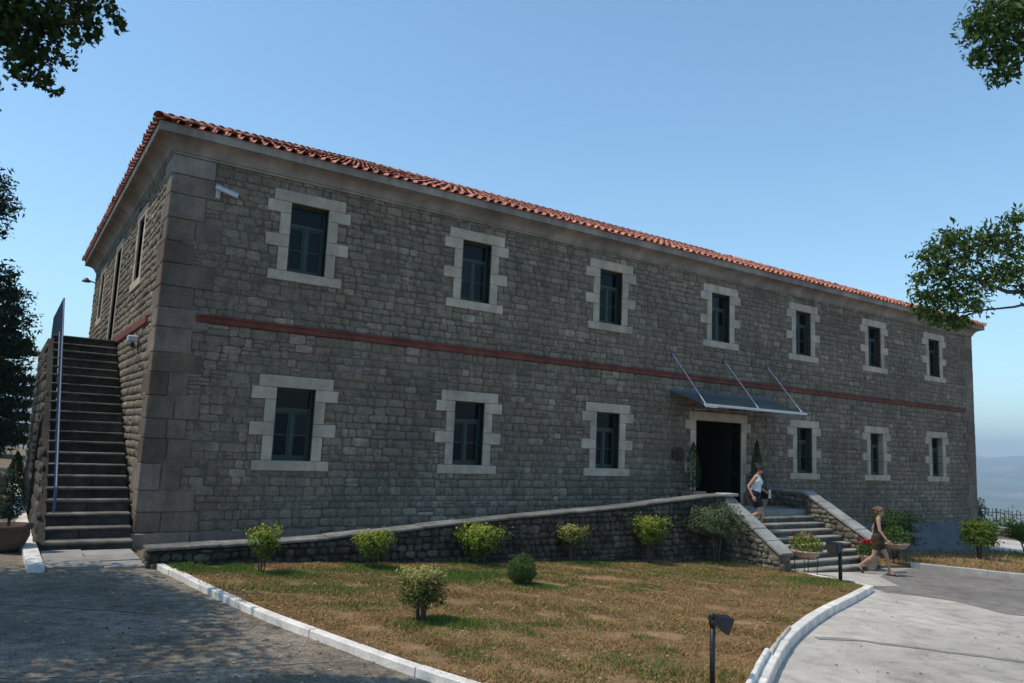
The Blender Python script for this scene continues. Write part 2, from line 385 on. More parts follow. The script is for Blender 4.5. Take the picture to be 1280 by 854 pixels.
def place_stones(items, parent, variants, mat_a, limit=300, hidden=None, partname='stone', massname='stonework', joint=.011):
    """items: (matrix, w, depth, h). nearest visible ones are objects, the rest one mesh"""
    r = np.random.default_rng(5)
    rec = []
    for (mx, wd, dp, h) in items:
        p = mx.translation
        d = (p-CAM).length + (1000 if hidden and hidden(p) else 0)
        rec.append((d, mx @ Matrix.Diagonal((max(wd-joint, .03), dp*(.75+.6*r.random()), max(h-joint, .03), 1)), r.integers(len(variants))))
    order = sorted(range(len(rec)), key=lambda i: rec[i][0])
    for i in order[:limit]:
        o = link(partname, variants[rec[i][2]][2], parent); o.matrix_local = rec[i][1]
    VV = []; FF = []; TT = []; off = 0
    for i in order[limit:]:
        V, F, _ = variants[rec[i][2]]
        m = np.array(rec[i][1]); P = V @ m[:3, :3].T+m[:3, 3]
        VV.append(P); FF.append(F+off); off += len(V); TT.append(np.full(len(F), r.random()))
    if VV:
        me = np_mesh(massname, np.concatenate(VV), np.concatenate(FF), mat_a, np.concatenate(TT), True)
        o = link(massname, me, parent); o['kind'] = 'stuff'
# front face (normal -y): u along +x ; left face (normal -x): u along -y
def MX_front(u, v, y): return Matrix.Translation((u, y, v))
def MX_left(y, v, x): return Matrix.Translation((x, y, v)) @ Matrix.Rotation(R_(-90), 4, 'Z')

# ================================================================== BUILDING
bld = tag(empty('stone_building', (0, 0, 0)), 'long two storey grey stone building with red tiled roof and pale framed windows', 'building')
WX = [0, 4.72, 9.60, 14.62, 19.26, 24.04, 28.78]
WW, WH = 0.46, 1.667
ZU, ZL = 6.245, 1.846
wins = [(x, ZU) for x in WX]+[(x+.02, ZL) for i, x in enumerate(WX) if i != 3]
DX0, DX1, DZ0, DZ1 = 13.45, 15.70, 0.72, 3.50
SIDEW = [(4.05, .5, 6.245, 1.667), (13.2, .5, 6.245, 1.667)]     # centre y, half width, sill, height
SDOOR = (8.75, .62, 4.85, 3.1)

def wall_with_holes(u0, u1, v0, v1, holes, depth, mapf):
    us = sorted({u0, u1, *[h[0] for h in holes], *[h[1] for h in holes]})
    vv = sorted({v0, v1, *[h[2] for h in holes], *[h[3] for h in holes]})
    mb = MB()
    for a, b in zip(us, us[1:]):
        for c, d in zip(vv, vv[1:]):
            m_ = ((a+b)/2, (c+d)/2)
            if any(h[0] < m_[0] < h[1] and h[2] < m_[1] < h[3] for h in holes): continue
            mb.add([mapf(a, 0, c), mapf(b, 0, c), mapf(b, 0, d), mapf(a, 0, d)], [(0, 1, 2, 3)])
    for (a, b, c, d) in holes:
        P = [(a, c), (b, c), (b, d), (a, d)]
        for i in range(4):
            p, q = P[i], P[(i+1) % 4]
            mb.add([mapf(p[0], 0, p[1]), mapf(q[0], 0, q[1]), mapf(q[0], depth, q[1]), mapf(p[0], depth, p[1])], [(0, 1, 2, 3)])
    return mb
fh = [(x-WW, x+WW, z, z+WH) for x, z in wins]+[(DX0, DX1, DZ0, DZ1)]
wall = wall_with_holes(XL, XR, -2.4, ZE, fh, .5, lambda u, d, v: (u, d, v))
sh = [(y-w_, y+w_, z, z+h_) for (y, w_, z, h_) in SIDEW+[SDOOR]]
sw = wall_with_holes(0, YB, -2.4, ZE, sh, .5, lambda u, d, v: (XL+d, u, v))
wall.add(sw.v, sw.f)
wall.add([(XR, 0, -2.4), (XR, YB, -2.4), (XR, YB, ZE), (XR, 0, ZE), (XL, YB, -2.4), (XL, YB, ZE)], [(0, 1, 2, 3), (1, 4, 5, 2)])
wall_o = wall.build('wall', 'mortar', bld)

# blocks for the stone courses
def surround_blocks(c, z, w_, h_):
    return [(c-w_-.12, c+w_+.12, z, z+h_, True), (c-w_-.42, c+w_+.42, z+h_, z+h_+.27, False), (c-w_-.56, c+w_+.56, z+h_-.29, z+h_, False),
            (c-w_-.24, c+w_+.24, z, z+h_, False), (c-w_-.55, c+w_+.55, z+.56, z+.86, False), (c-w_-.44, c+w_+.44, z-.23, z, False)]
# quoins
qr = np.random.default_rng(3)
def quoin_rows(z0, z1):
    z = z0; rows = []
    while z < z1-.01:
        h = .40+.2*qr.random()
        if z1-(z+h) < .3: h = z1-z
        rows.append((z, z+h)); z += h
    return rows
qb_front = []; qb_side = []; qb_right = []
qrows = quoin_rows(.30, 8.02)+[(8.02, 8.45)]
for i, (a, b) in enumerate(qrows):
    wq = (.98 if i % 2 else .72)+qr.normal(0, .07); dq = (.55 if i % 2 else .95)+qr.normal(0, .05)
    if i == len(qrows)-1: wq = .86
    if i == 0: wq, dq = 1.2, .9
    e = .03+.012*qr.random()
    g = .006
    if qr.random() < .45 and i < len(qrows)-1 and wq > .7:     # two blocks side by side
        k = wq*(.38+.15*qr.random())
        MB().box((XL-e, -e, a+g), (XL+k-g, dq, b-g), .014).build('quoin', 'quoin', bld)
        MB().box((XL+k+g, -e+.008, a+g), (XL+wq, .3, b-g), .014).build('quoin', 'quoin', bld)
    else:
        MB().box((XL-e, -e, a+g), (XL+wq, dq, b-g), .014).build('quoin', 'cornice' if i == len(qrows)-1 else 'quoin', bld)
    qb_front.append((XL-.1, XL+wq+.01, a, b, False)); qb_side.append((-.1, dq+.01, a, b, False))
MB().box((XL-.10, -.10, -.6), (XL+1.05, .8, .292), .02).build('quoin', 'quoin', bld)
MB().box((XL+1.065, -.085, -.6), (XL+2.4, .2, .285), .02).build('quoin', 'quoin', bld)
MB().box((XL+2.415, -.09, -.6), (XL+3.9, .2, .28), .02).build('quoin', 'quoin', bld)
for i, (a, b) in enumerate(quoin_rows(-.08, 8.45)):
    wq = (.98 if i % 2 else .66)+qr.normal(0, .05); e = .03+.01*qr.random()
    MB().box((XR-wq, -e, a+.006), (XR+e, .9 if i % 2 == 0 else .5, b-.006), .014).build('quoin', 'quoin', bld)
    qb_right.append((XR-wq-.01, XR+.1, a, b, False))

blocks = []
for x, z in wins: blocks += surround_blocks(x, z, WW, WH)
blocks += [(DX0-.1, DX1+.1, 0, DZ1, True), (DX0-.32, DX1+.32, DZ1, DZ1+.29, False), (DX0-.25, DX1+.25, 0, DZ1, False),
           (DX0-.5, DX1+.5, 3.2, 3.5, False), (DX0-.5, DX1+.5, 1.75, 2.1, False)]
items = []
for (u, v, wd, h) in lay_courses(XL+.3, XR-.3, -.15, Z_STR0, blocks+qb_front+qb_right, .13, .225, .14, .50, 11, wav=.05):
    items.append((MX_front(u, v, 0.0), wd, .021, h))
for (u, v, wd, h) in lay_courses(XL+.3, XR-.3, Z_STR1, 8.47, blocks+qb_front+qb_right, .13, .225, .14, .48, 12, wav=.05):
    items.append((MX_front(u, v, 0.0), wd, .021, h))
sblocks = []
for (y, w_, z, h_) in SIDEW: sblocks += [(y-w_-.2, y+w_+.2, z-.2, z+h_+.25, True)]
y, w_, z, h_ = SDOOR; sblocks += [(y-w_-.2, y+w_+.2, z, z+h_+.25, True)]
sblocks += [(1.0, 7.6, Z_STR0, Z_STR1, False)]
for (u, v, wd, h) in lay_courses(.3, YB, 0, 8.47, sblocks+qb_side, .14, .24, .18, .52, 13, wav=.04):
    items.append((MX_left(u, v, XL), wd, .042, h))
def hid(p):
    if p.y < .05 and p.x > XL: return p.z < .62+.045*max(0, p.x)
    return p.x <= XL+.01 and p.z < 3 and p.y > 1
place_stones(items, bld, VAR_WALL, 'stone_a', 300, hid)

# string course and base render
MB().box((-2.34, -.065, Z_STR0+.003), (31.37, .1, Z_STR1-.003), .012).box((-2.34, -.09, Z_STR1-.05), (31.37, .1, Z_STR1-.002), .006).build('string_course', 'red', bld)
MB().box((XL-.085, 1.1, Z_STR0+.003), (XL+.1, 7.42, Z_STR1-.003), .012).build('string_course', 'red', bld)
pl = MB()
a, b = -.12, -2.3
pl.add([(17.27, -.12, a), (XR+.12, -.12, a), (XR+.12, YB, a), (17.27, .3, a), (17.27, -.42, b), (XR+.62, -.5, b), (XR+.62, YB, b), (17.27, .3, b)],
       [(0, 1, 2, 3), (0, 4, 5, 1), (1, 5, 6, 2), (0, 3, 7, 4), (4, 7, 6, 5), (3, 2, 6, 7)])
pl.build('plinth', 'plinth', bld)

# cornice
prof = [(-.02, 8.45), (.055, 8.45), (.055, 8.50), (.085, 8.51), (.10, 8.56), (.14, 8.63), (.20, 8.69), (.28, 8.735), (.35, 8.745), (.35, 8.77), (.44, 8.772), (.44, 8.965), (-.02, 8.965)]
def sweep(prof, x0, x1, y0, y1):
    v = []; f = []; n = len(prof)
    for (o_, z_) in prof: v += [(x0-o_, y0-o_, z_), (x1+o_, y0-o_, z_), (x1+o_, y1+o_, z_), (x0-o_, y1+o_, z_)]
    for i in range(n):
        j = (i+1) % n
        for k in range(4): f.append((i*4+k, i*4+(k+1) % 4, j*4+(k+1) % 4, j*4+k))
    mb = MB(); mb.add(v, f); return mb
sweep(prof, XL, XR, 0, YB).build('cornice', 'cornice', bld)

# windows
def make_window(loc, rz=0, wood='wood', w_=WW, h_=WH, panes=True, simple=False):
    o_ = MB(); y0, y1 = .19, .25; t = .05; zt = h_*.70
    o_.box((-w_, y0, 0), (-w_+t, y1, h_)).box((w_-t, y0, 0), (w_, y1, h_)).box((-w_+t, y0, 0), (w_-t, y1, t)).box((-w_+t, y0, h_-t), (w_-t, y1, h_))
    o_.box((-w_+t, y0-.02, zt-.035), (w_-t, y1, zt+.045))
    o_.box((-.035, y0-.012, t), (.035, y1, zt-.035))
    win = o_.build('window', wood, bld, loc=loc); win.rotation_euler = (0, 0, rz)
    for s in (-1, 1):
        a, b = (-w_+t, -.035) if s < 0 else (.035, w_-t)
        c = MB(); y2, y3 = y0+.008, y1-.012; e = .045
        c.box((a+.002, y2, t), (a+e, y3, zt-.036)).box((b-e, y2, t), (b-.002, y3, zt-.036)).box((a+e, y2, t+.002), (b-e, y3, t+e+.02)).box((a+e, y2, zt-.036-e), (b-e, y3, zt-.037))
        zm = t+(zt-t)*.48; c.box((a+e, y2+.006, zm-.014), (b-e, y3, zm+.014))
        c.build('casement', wood, win)
        for (q0, q1) in ((t+e+.02, zm-.014), (zm+.014, zt-.036-e)):
            MB().box((a+e, y0+.03, q0), (b-e, y0+.036, q1)).build('pane', 'glass', win)
    MB().box((-w_+t, y0+.03, zt+.045), (w_-t, y0+.036, h_-t)).build('pane', 'glass', win)
    MB().box((-w_+t*.5, .26, t*.5), (w_-t*.5, .28, h_-t*.5)).build('backing', 'dark', win)
    p = .046
    MB().box((-w_-.42, -p, h_+.003), (w_+.42, .3, h_+.275), .012).build('lintel', 'surround', win)
    MB().box((-w_-.44, -p-.012, -.23), (w_+.44, .3, -.003), .012).build('sill', 'surround', win)
    ex = .56 if not simple else .2
    for s in (-1, 1):
        for (z0, z1, e) in ((.0, .56, .24), (.56, .86, ex-.01), (.86, h_-.285, .25), (h_-.285, h_, ex)):
            x0, x1 = sorted((s*w_, s*(w_+e)))
            MB().box((x0, -p+.004*(e > .3), z0+.003), (x1, .3, z1-.003), .010).build('jamb_stone', 'surround', win)
    return win
w0 = make_window((wins[0][0], 0, wins[0][1]))
for i, (x, z) in enumerate(wins[1:]):
    c = copy_tree(w0, bld); c.location = (x, 0, z)
    # casual variety: widths of the toothed stones
for (y, w_, z, h_) in SIDEW:
    make_window((XL, y, z), R_(-90), 'woodbrown', w_, h_, simple=True)
# side door on the landing
y, w_, z, h_ = SDOOR
sd = MB().box((-w_, .26, 0), (w_, .32, h_)).box((-w_, .22, 0), (-w_+.09, .27, h_)).box((w_-.09, .22, 0), (w_, .27, h_)).box((-w_+.09, .22, h_-.8), (w_-.09, .27, h_-.72)).box((-.04, .23, 0), (.04, .265, h_-.8)).build('door', 'wood', bld, loc=(XL, y, z))
sd.rotation_euler = (0, 0, R_(-90))
MB().box((-w_-.22, -.046, h_+.003), (w_+.22, .3, h_+.25), .012).build('lintel', 'surround', sd)
for s in (-1, 1):
    x0, x1 = sorted((s*w_, s*(w_+.2)))
    MB().box((x0, -.046, .003), (x1, .3, h_-.003), .012).build('jamb_stone', 'surround', sd)
# main door : frame stones, open leaf and the dark hall behind
dc = (DX0+DX1)/2; dw = (DX1-DX0)/2; dh = DZ1-DZ0
door = MB().box((dw-.05, .42, .02), (dw-.0, 1.45, dh-.02)).box((dw-.062, .52, .3), (dw-.05, 1.35, 1.2)).box((dw-.062, .52, 1.4), (dw-.05, 1.35, dh-.3)).build('door', 'doorwood', bld, loc=(dc, 0, DZ0))
MB().box((-dw-.32, -.05, dh+.003), (dw+.32, .42, dh+.29), .012).build('lintel', 'surround', door)
for s in (-1, 1):
    for (z0, z1, e) in ((0, 1.05, .25), (1.05, 1.38, .5), (1.38, dh-.31, .26), (dh-.31, dh, .5)):
        x0, x1 = sorted((s*dw, s*(dw+e)))
        MB().box((x0, -.05+.004*(e > .3), z0+.003), (x1, .42, z1-.003), .010).build('jamb_stone', 'surround', door)
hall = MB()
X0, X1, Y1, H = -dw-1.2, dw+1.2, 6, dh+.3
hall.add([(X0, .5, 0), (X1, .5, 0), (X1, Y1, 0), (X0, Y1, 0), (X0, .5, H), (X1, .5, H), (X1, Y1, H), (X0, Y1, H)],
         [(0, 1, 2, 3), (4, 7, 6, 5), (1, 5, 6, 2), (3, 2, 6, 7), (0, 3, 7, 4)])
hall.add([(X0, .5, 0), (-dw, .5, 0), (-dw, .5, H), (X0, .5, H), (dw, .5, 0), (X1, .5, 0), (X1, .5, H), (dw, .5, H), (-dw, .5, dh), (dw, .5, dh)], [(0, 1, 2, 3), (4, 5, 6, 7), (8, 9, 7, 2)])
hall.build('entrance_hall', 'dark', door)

# canopy with three tie rods
cx0, cx1, cz0, cz1, cd = 12.22, 17.30, 4.36, 3.89, 1.5
cv = MB()
th = .025
cv.add([(cx0, -.06, cz0), (cx1, -.06, cz0), (cx1, -cd, cz1), (cx0, -cd, cz1), (cx0, -.06, cz0+th), (cx1, -.06, cz0+th), (cx1, -cd, cz1+th), (cx0, -cd, cz1+th)],
       [(0, 3, 2, 1), (4, 5, 6, 7), (0, 1, 5, 4), (2, 3, 7, 6), (1, 2, 6, 5), (0, 4, 7, 3)])
canopy = cv.build('canopy', 'canopy', bld)
MB().box((cx0-.02, -.075, cz0-.05), (cx1+.02, .02, cz0+.08), .01).build('wall_rail', 'blue', canopy)
MB().box((cx0-.01, -cd-.03, cz1-.03), (cx1+.01, -cd+.02, cz1+.045), .008).build('front_rail', 'white', canopy)
MB().box((cx0-.012, -cd-.04, cz1-.06), (cx0+.55, -cd-.031, cz1+.03), .004).build('end_cap', 'white', canopy)
for x in (12.3, 14.82, 17.12):
    rd = MB().tube([(x, -.05, 5.58), (x, -cd+.05, cz1+.06)], .014, 8).build('tie_rod', 'white', canopy)
    MB().lathe([(.075, 0), (.075, .03), (.03, .05)], (0, 0, 0), 14).build('anchor', 'blue', rd, loc=(x, -.0, 5.6)).rotation_euler = (R_(90), 0, 0)
for x in (13.3, 14.76, 16.2): MB().box((x-.02, -cd+.03, cz1-.06), (x+.02, -.08, cz1-.035)).build('bracket', 'white', canopy).location = (0, 0, 0.0)

# roof
OV = .47
rx0, rx1, ry0, ry1 = XL-OV, XR+OV, -OV, YB+OV
hh = (ry1-ry0)/2; rise = 3.55; pitch = math.atan2(rise, hh); zr = ZE+rise
dk = MB()
A, B, C_, D = (rx0, ry0, ZE), (rx1, ry0, ZE), (rx1, ry1, ZE), (rx0, ry1, ZE)
E_, F_ = (rx0+hh, (ry0+ry1)/2, zr), (rx1-hh, (ry0+ry1)/2, zr)
dk.add([A, B, C_, D, E_, F_], [(0, 1, 5, 4), (1, 2, 5), (2, 3, 4, 5), (3, 0, 4), (0, 3, 2, 1)])
roof = dk.build('roof', 'deck', bld)
def tile_mesh():
    n = 6; L_ = .46; r0, r1 = .090, .074; v = []; f = []
    for (y, r, zz) in ((0, r0, .028), (L_, r1, .0)):
        for k in range(n+1):
            a = math.pi*k/n; v.append((-r*math.cos(a), y, r*math.sin(a)*.86+zz-.025))
    for k in range(n): f.append((k, k+1, n+2+k)); f.append((k, n+2+k, n+1+k))
    return np.array(v), np.array(f)
TV, TF = tile_mesh(); tile_me = np_mesh('tile', TV, TF, 'tile_o', smooth=False)
recs = []
TP, RP = .272, .38
cs, sn = math.cos(pitch), math.sin(pitch); SLEN = hh/cs
tr = np.random.default_rng(9)
def slope(origin, ux, up, width, rows0):
    ux = Vector(ux); up = Vector(up); nn = ux.cross(up)
    r = 0; s = -.08
    while s < SLEN-.1:
        h = max(0, s)*cs; nT = int((width-2*h)/TP); x = h+((width-2*h)-nT*TP)/2+TP/2
        for i in range(nT):
            p = Vector(origin)+ux*(x+i*TP+tr.normal(0, .006))+up*(s+tr.normal(0, .012))
            m = Matrix((ux, up, nn)).transposed().to_4x4() @ Matrix.Rotation(tr.normal(0, .02), 4, 'Z'); m.translation = p+nn*(.012+tr.normal(0, .004))
            pr = 0 if (r == 0 and rows0) else (1 if rows0 else 2)
            recs.append((pr*1000+(p-CAM).length, m))
        s += RP; r += 1
slope((rx0, ry0, ZE), (1, 0, 0), (0, cs, sn), rx1-rx0, True)
slope((rx0, ry1, ZE), (0, -1, 0), (cs, 0, sn), ry1-ry0, True)
slope((rx1, ry1, ZE), (-1, 0, 0), (0, -cs, sn), rx1-rx0, False)
slope((rx1, ry0, ZE), (0, 1, 0), (-cs, 0, sn), ry1-ry0, False)
recs.sort(key=lambda q: q[0])
for d, m in recs[:300]:
    o = link('tile', tile_me, roof); o.matrix_local = m
VV = []; FF = []; TT = []; off = 0
def ridge_line(p, q):
    global off
    p = Vector(p); q = Vector(q); d = (q-p).normalized(); n = int((q-p).length/.38)
    sx = d.cross(Vector((0, 0, 1))).normalized(); nn = sx.cross(d)
    for i in range(n):
        m = Matrix((sx, d, nn)).transposed().to_4x4() @ Matrix.Diagonal((1.45, 1, 1.35, 1)); m.translation = p+d*(i*.38)+nn*.06
        M3 = np.array(m); VV.append(TV @ M3[:3, :3].T+M3[:3, 3]); FF.append(TF+off); off += len(TV); TT.append(np.full(len(TF), tr.random()))
for d, m in recs[300:]:
    M3 = np.array(m); VV.append(TV @ M3[:3, :3].T+M3[:3, 3]); FF.append(TF+off); off += len(TV); TT.append(np.full(len(TF), tr.random()))
ridge_line(A, E_); ridge_line(B, F_); ridge_line(D, E_); ridge_line(C_, F_); ridge_line(E_, F_)
o = link('roof_tiles', np_mesh('roof_tiles', np.concatenate(VV), np.concatenate(FF), 'tile_a', np.concatenate(TT)), roof); o['kind'] = 'stuff'

# ================================================================== fittings on the building
def sec_camera(name_loc, label, aim):
    t = tag(empty('security_camera', name_loc), label, 'camera', 'security cameras on the walls')
    MB().box((-.05, -.02, -.16), (.05, 0, .16), .006).build('wall_plate', 'white', t)
    MB().tube([(0, -.01, .10), (0, -.10, .02), (.03, -.16, -.03)], .018, 8).build('bracket', 'white', t)
    d = Vector(aim).normalized(); p = Vector((.03, -.16, .02))
    q = d.to_track_quat('Y', 'Z').to_matrix().to_4x4(); q.translation = p
    h = MB().box((-.055, -.12, -.05), (.055, .42, .05), .012, q).box((-.066, -.14, .053), (.066, .50, .062), .003, q).build('housing', 'white', t)
    MB().lathe([(.035, 0), (.035, .02), (.02, .025)], (0, 0, 0), 12).build('lens', 'black', h, loc=p+d*.41).rotation_euler = d.to_track_quat('Z', 'Y').to_euler()
    return t
sec_camera((-2.14, -.03, 7.80), 'white tubular security camera bracketed high on the front wall near the left corner', (.78, -.42, -.33))
t = tag(empty('security_camera', (XL-.07, 1.9, 4.42), R_(-90)), 'small white box camera on the left side wall below the red band', 'camera', 'security cameras on the walls')
MB().box((-.04, -.03, -.2), (.04, 0, .05), .006).build('wall_plate', 'black', t)
MB().box((-.09, -.26, 0), (.09, -.03, .14), .02).build('housing', 'white', t)
MB().lathe([(.05, -.11), (.045, -.02), (.03, 0)], (0, -.14, -.02), 12).build('lens', 'black', t)
t = tag(empty('wall_lamp', (XL-.03, 16.1, 8.0), R_(-90)), 'dark lamp on an arm at the far end of the left side wall', 'lamp')
MB().tube([(0, 0, 0), (0, -.3, .08)], .025, 8).build('arm', 'black', t)
MB().lathe([(.04, .1), (.15, -.02), (.16, -.06), (.05, -.08)], (0, -.34, .06), 12).build('lamp_head', 'black', t)
t = tag(empty('wall_plaque', (12.62, -.045, 2.37)), 'dark square bronze plaque on the wall left of the entrance door', 'plaque')
MB().box((-.27, -.03, -.2), (.27, 0, .2), .008).build('plate', 'plaque', t)
for sx in (-1, 1):
    for sz in (-1, 1): MB().lathe([(.014, 0), (.014, .01)], (0, 0, 0), 8).build('screw', 'steel', t, loc=(sx*.23, -.03, sz*.16)).rotation_euler = (R_(90), 0, 0)

# ================================================================== SIDE STAIRS (left wall)
st = tag(empty('outdoor_stairs', (XL, -.55, 0)), 'steep flight of dark stone steps climbing along the left side wall', 'stairs')
SX0 = -4.68-XL; NR = 21; RISE = 4.85/NR; RUN = 6.95/(NR-1)
sr = np.random.default_rng(21)
for i in range(NR):
    y0 = i*RUN; y1 = y0+RUN+.12 if i < NR-1 else y0+4.9
    z1 = (i+1)*RISE; xc = SX0*(.35+.3*sr.random())
    dz = sr.normal(0, .006); dy = sr.normal(0, .008)
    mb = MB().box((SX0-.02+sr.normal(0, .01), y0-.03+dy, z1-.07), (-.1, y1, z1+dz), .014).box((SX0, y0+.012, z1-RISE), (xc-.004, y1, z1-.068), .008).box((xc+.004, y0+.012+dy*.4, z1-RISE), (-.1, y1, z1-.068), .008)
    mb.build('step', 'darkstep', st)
    MB().box((SX0-.02+sr.normal(0, .01), y0-.035+dy, z1-.04), (-.1, y1, z1+dz+.004), .012).build('tread', 'darktread', st.children[-1])  # lighter tread over dark riser, sun and shade put into their colours
# flank with an arch below the upper flight
fl = MB(); x0, x1 = SX0-.13, SX0
ay, ar, az = 5.0, 1.5, 1.15
poly = [(-.06, -.1), (ay-ar, -.1), (ay-ar, az)]+[(ay-ar*math.cos(a), az+ar*math.sin(a)) for a in np.linspace(.2, math.pi-.2, 9)]+[(ay+ar, az), (ay+ar, -.1), (11.85, -.1), (11.85, 4.83), (6.9, 4.83), (-.06, .20)]
n = len(poly)
v = [(x0, p[0], p[1]) for p in poly]+[(x1, p[0], p[1]) for p in poly]
# split: triangulate by vertical strips between bottom contour and top contour
def ztop(y): return .12+max(0, min(1, (y+.06)/6.96))*4.63
def zbot(y):
    if abs(y-ay) >= ar: return -.1
    return az+math.sqrt(max(0, ar*ar-(y-ay)**2))
ys = sorted(set(list(np.linspace(-.06, 11.85, 41))+[ay-ar, ay-ar+.001, ay+ar-.001, ay+ar]))
for a, b in zip(ys, ys[1:]):
    q = [(a, zbot(a)), (b, zbot(b)), (b, ztop(b)), (a, ztop(a))]
    fl.add([(x0, *p) for p in q]+[(x1-.004, *p) for p in q], [(0, 3, 2, 1), (0, 1, 5, 4), (3, 7, 6, 2)])
fl.add([(x0, -.06, -.1), (x1, -.06, -.1), (x1, -.06, .2), (x0, -.06, .2)], [(0, 1, 2, 3)])
flank = fl.build('flank_wall', 'dmortar', st)
its = []
for (u, v_, wd, h) in lay_courses(-.04, 11.8, 0, 4.8, [(ay-ar-.05, ay+ar+.05, 0, az+ar*.75, True), (ay-.9, ay+.9, 0, az+ar+.05, True)], .2, .32, .25, .6, 31, wav=.03):
    if v_+h/2 < ztop(u-wd/2)-.02 or (v_+h*.3 < ztop(u) and v_+h/2 < ztop(u+wd/2)): its.append((MX_left(u, v_, x0), wd, .05, h))
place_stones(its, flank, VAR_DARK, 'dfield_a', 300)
# metal railing on the outer edge
rl = tag(empty('stair_railing', (-4.56, -.25, 0)), 'blue metal railing with pale handrail along the outer edge of the left side stairs', 'railing')
pp = [(0, .75, .0), (0, .8, 1.26), (0, 6.75, 5.86), (0, 11.3, 5.86), (0, 11.3, 4.85)]
MB().tube([(0, .55, .25), (0, .58, 1.2), (0, 6.7, 5.88), (0, 11.3, 5.88)], .019, 8).build('handrail', 'rail', rl)
MB().tube([(0, .7, .45), (0, 6.75, 4.98), (0, 11.3, 4.98)], .024, 8).build('lower_rail', 'blue', rl)
for y in (.55, 2.6, 4.65, 6.7, 9.0, 11.3):
    zt = 1.2+min(1, max(0, (y-.58)/6.12))*4.68
    MB().box((-.025, y-.025, zt-1.12), (.025, y+.025, zt), .004).build('post', 'blue', rl)
bl = 0
y = .72
while y < 11.2:
    zt = 1.2+min(1, max(0, (y-.58)/6.12))*4.68
    MB().box((-.011, y-.011, zt-.86), (.011, y+.011, zt-.02)).build('baluster', 'blue', rl); y += .115

# ================================================================== RETAINING WALL, RAMP, ENTRANCE STAIRS
LAND = 0.72
WY = -2.67
def wtop(x):   # measured top line of the ramp wall
    return float(np.interp(x, [-3.2, -.13, 3.58, 8.49, 11.41, 12.3], [.36, .45, .73, 1.04, 1.29, 1.29]))
rp = MB()
rp.add([(-3.0, WY+.35, -.02), (11.8, WY+.35, LAND), (11.8, 0.05, LAND), (-3.0, 0.05, -.02), (-3.0, WY+.35, -1.5), (11.8, WY+.35, -1.5)], [(0, 1, 2, 3), (0, 4, 5, 1)])
tag(rp.build('ramp', 'slab'), kind='structure')
rw = tag(empty('retaining_wall', (0, 0, 0)), 'low rough stone retaining wall with a rising coping in front of the building', 'wall')
core = MB(); xs = np.linspace(-3.2, 11.8, 31)
for a, b in zip(xs, xs[1:]):
    za, zb = wtop(a)-.07, wtop(b)-.07
    core.add([(a, WY, -1.4), (b, WY, -1.4), (b, WY, zb), (a, WY, za), (a, WY+.4, -1.4), (b, WY+.4, -1.4), (b, WY+.4, zb), (a, WY+.4, za)], [(0, 1, 2, 3), (3, 2, 6, 7), (5, 4, 7, 6)])
core.add([(-3.2, WY, -1.4), (-3.2, WY+.4, -1.4), (-3.2, WY+.4, wtop(-3.2)-.07), (-3.2, WY, wtop(-3.2)-.07)], [(0, 1, 2, 3)])
core_o = core.build('core', 'dmortar', rw)
its = []
for (u, v_, wd, h) in lay_courses(-3.18, 11.8, 0, 2.2, [], .12, .22, .13, .34, 41, wav=.08):
    zz = v_-.95
    top = min(wtop(u-wd/2), wtop(u+wd/2))-.075
    if zz-h/2 > top-.05 or zz+h/2 < gz(u): continue
    if zz+h/2 > top: h2 = top-(zz-h/2); zz = zz-h/2+h2/2; h = h2
    if h > .06: its.append((MX_front(u, zz, WY), wd, .05, h))
for (u, v_, wd, h) in lay_courses(WY+.02, WY+.4, -.1, wtop(-3.2)-.08, [], .16, .24, .18, .3, 42):
    its.append((MX_left(u, v_, -3.2), wd, .04, h))
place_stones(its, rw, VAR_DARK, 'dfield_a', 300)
x = -3.26; cr = np.random.default_rng(4)
while x < 11.75:
    L_ = .8+.5*cr.random(); x2 = min(x+L_, 11.8)
    if 11.8-x2 < .4: x2 = 11.8
    z1, z2 = wtop(x), wtop(x2); a, b = x+.006, x2-.006; y0, y1 = WY-.07-.012*cr.random(), WY+.44
    dz = cr.normal(0, .006)
    mb = MB(); ang = math.atan2(z2-z1, b-a)
    m = Matrix.Translation((a, 0, z1-.068+dz)) @ Matrix.Rotation(-ang, 4, 'Y')
    mb.box((0, y0, .012), ((b-a)/math.cos(ang), y1, .068), .012, m); mb.build('cap_stone', 'dcap', rw)
    x = x2

es = tag(empty('entrance_stairs', (0, 0, 0)), 'wide stone entrance steps between two sloping stone parapets below the door', 'stairs')
EX0, EX1 = 12.25, 16.80
MB().box((11.80, -1.85, -1.6), (EX1+.02, -.005, LAND), .012).box((11.8, WY+.42, -1.6), (EX0, -1.851, LAND)).build('landing', 'step', es)
ER = (LAND+.80)/9; EY = -1.85; ET = .31
for k in range(9):
    y1 = EY-ET*k+.05; y0 = EY-ET*(k+1); z = LAND-ER*(k+1)
    if k == 8: continue
    mb = MB(); tm = MB(); cuts = sorted([EX0+(EX1-EX0)*(f+sr.normal(0, .03)) for f in (.27, .52, .77)])
    e = [EX0-.02]+cuts+[EX1+.02]
    for a, b in zip(e, e[1:]):
        tm.box((a+.004, y0-.025+sr.normal(0, .006), z-.06), (b-.004, y1, z+sr.normal(0, .004)), .012)
        q = a+(b-a)*(.4+.2*sr.random())
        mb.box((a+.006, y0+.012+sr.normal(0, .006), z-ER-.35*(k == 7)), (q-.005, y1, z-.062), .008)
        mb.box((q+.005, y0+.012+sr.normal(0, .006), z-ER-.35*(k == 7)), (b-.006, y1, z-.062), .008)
    sp = mb.build('step', 'riser', es); tm.build('tread', 'step', sp)  # risers coloured as shaded, treads as sunlit
MB().box((EX0-.1, EY-ET*9-.12, -1.3), (17.5, EY-ET*8+.1, LAND-ER*9+.0), .02).build('step', 'step', es)
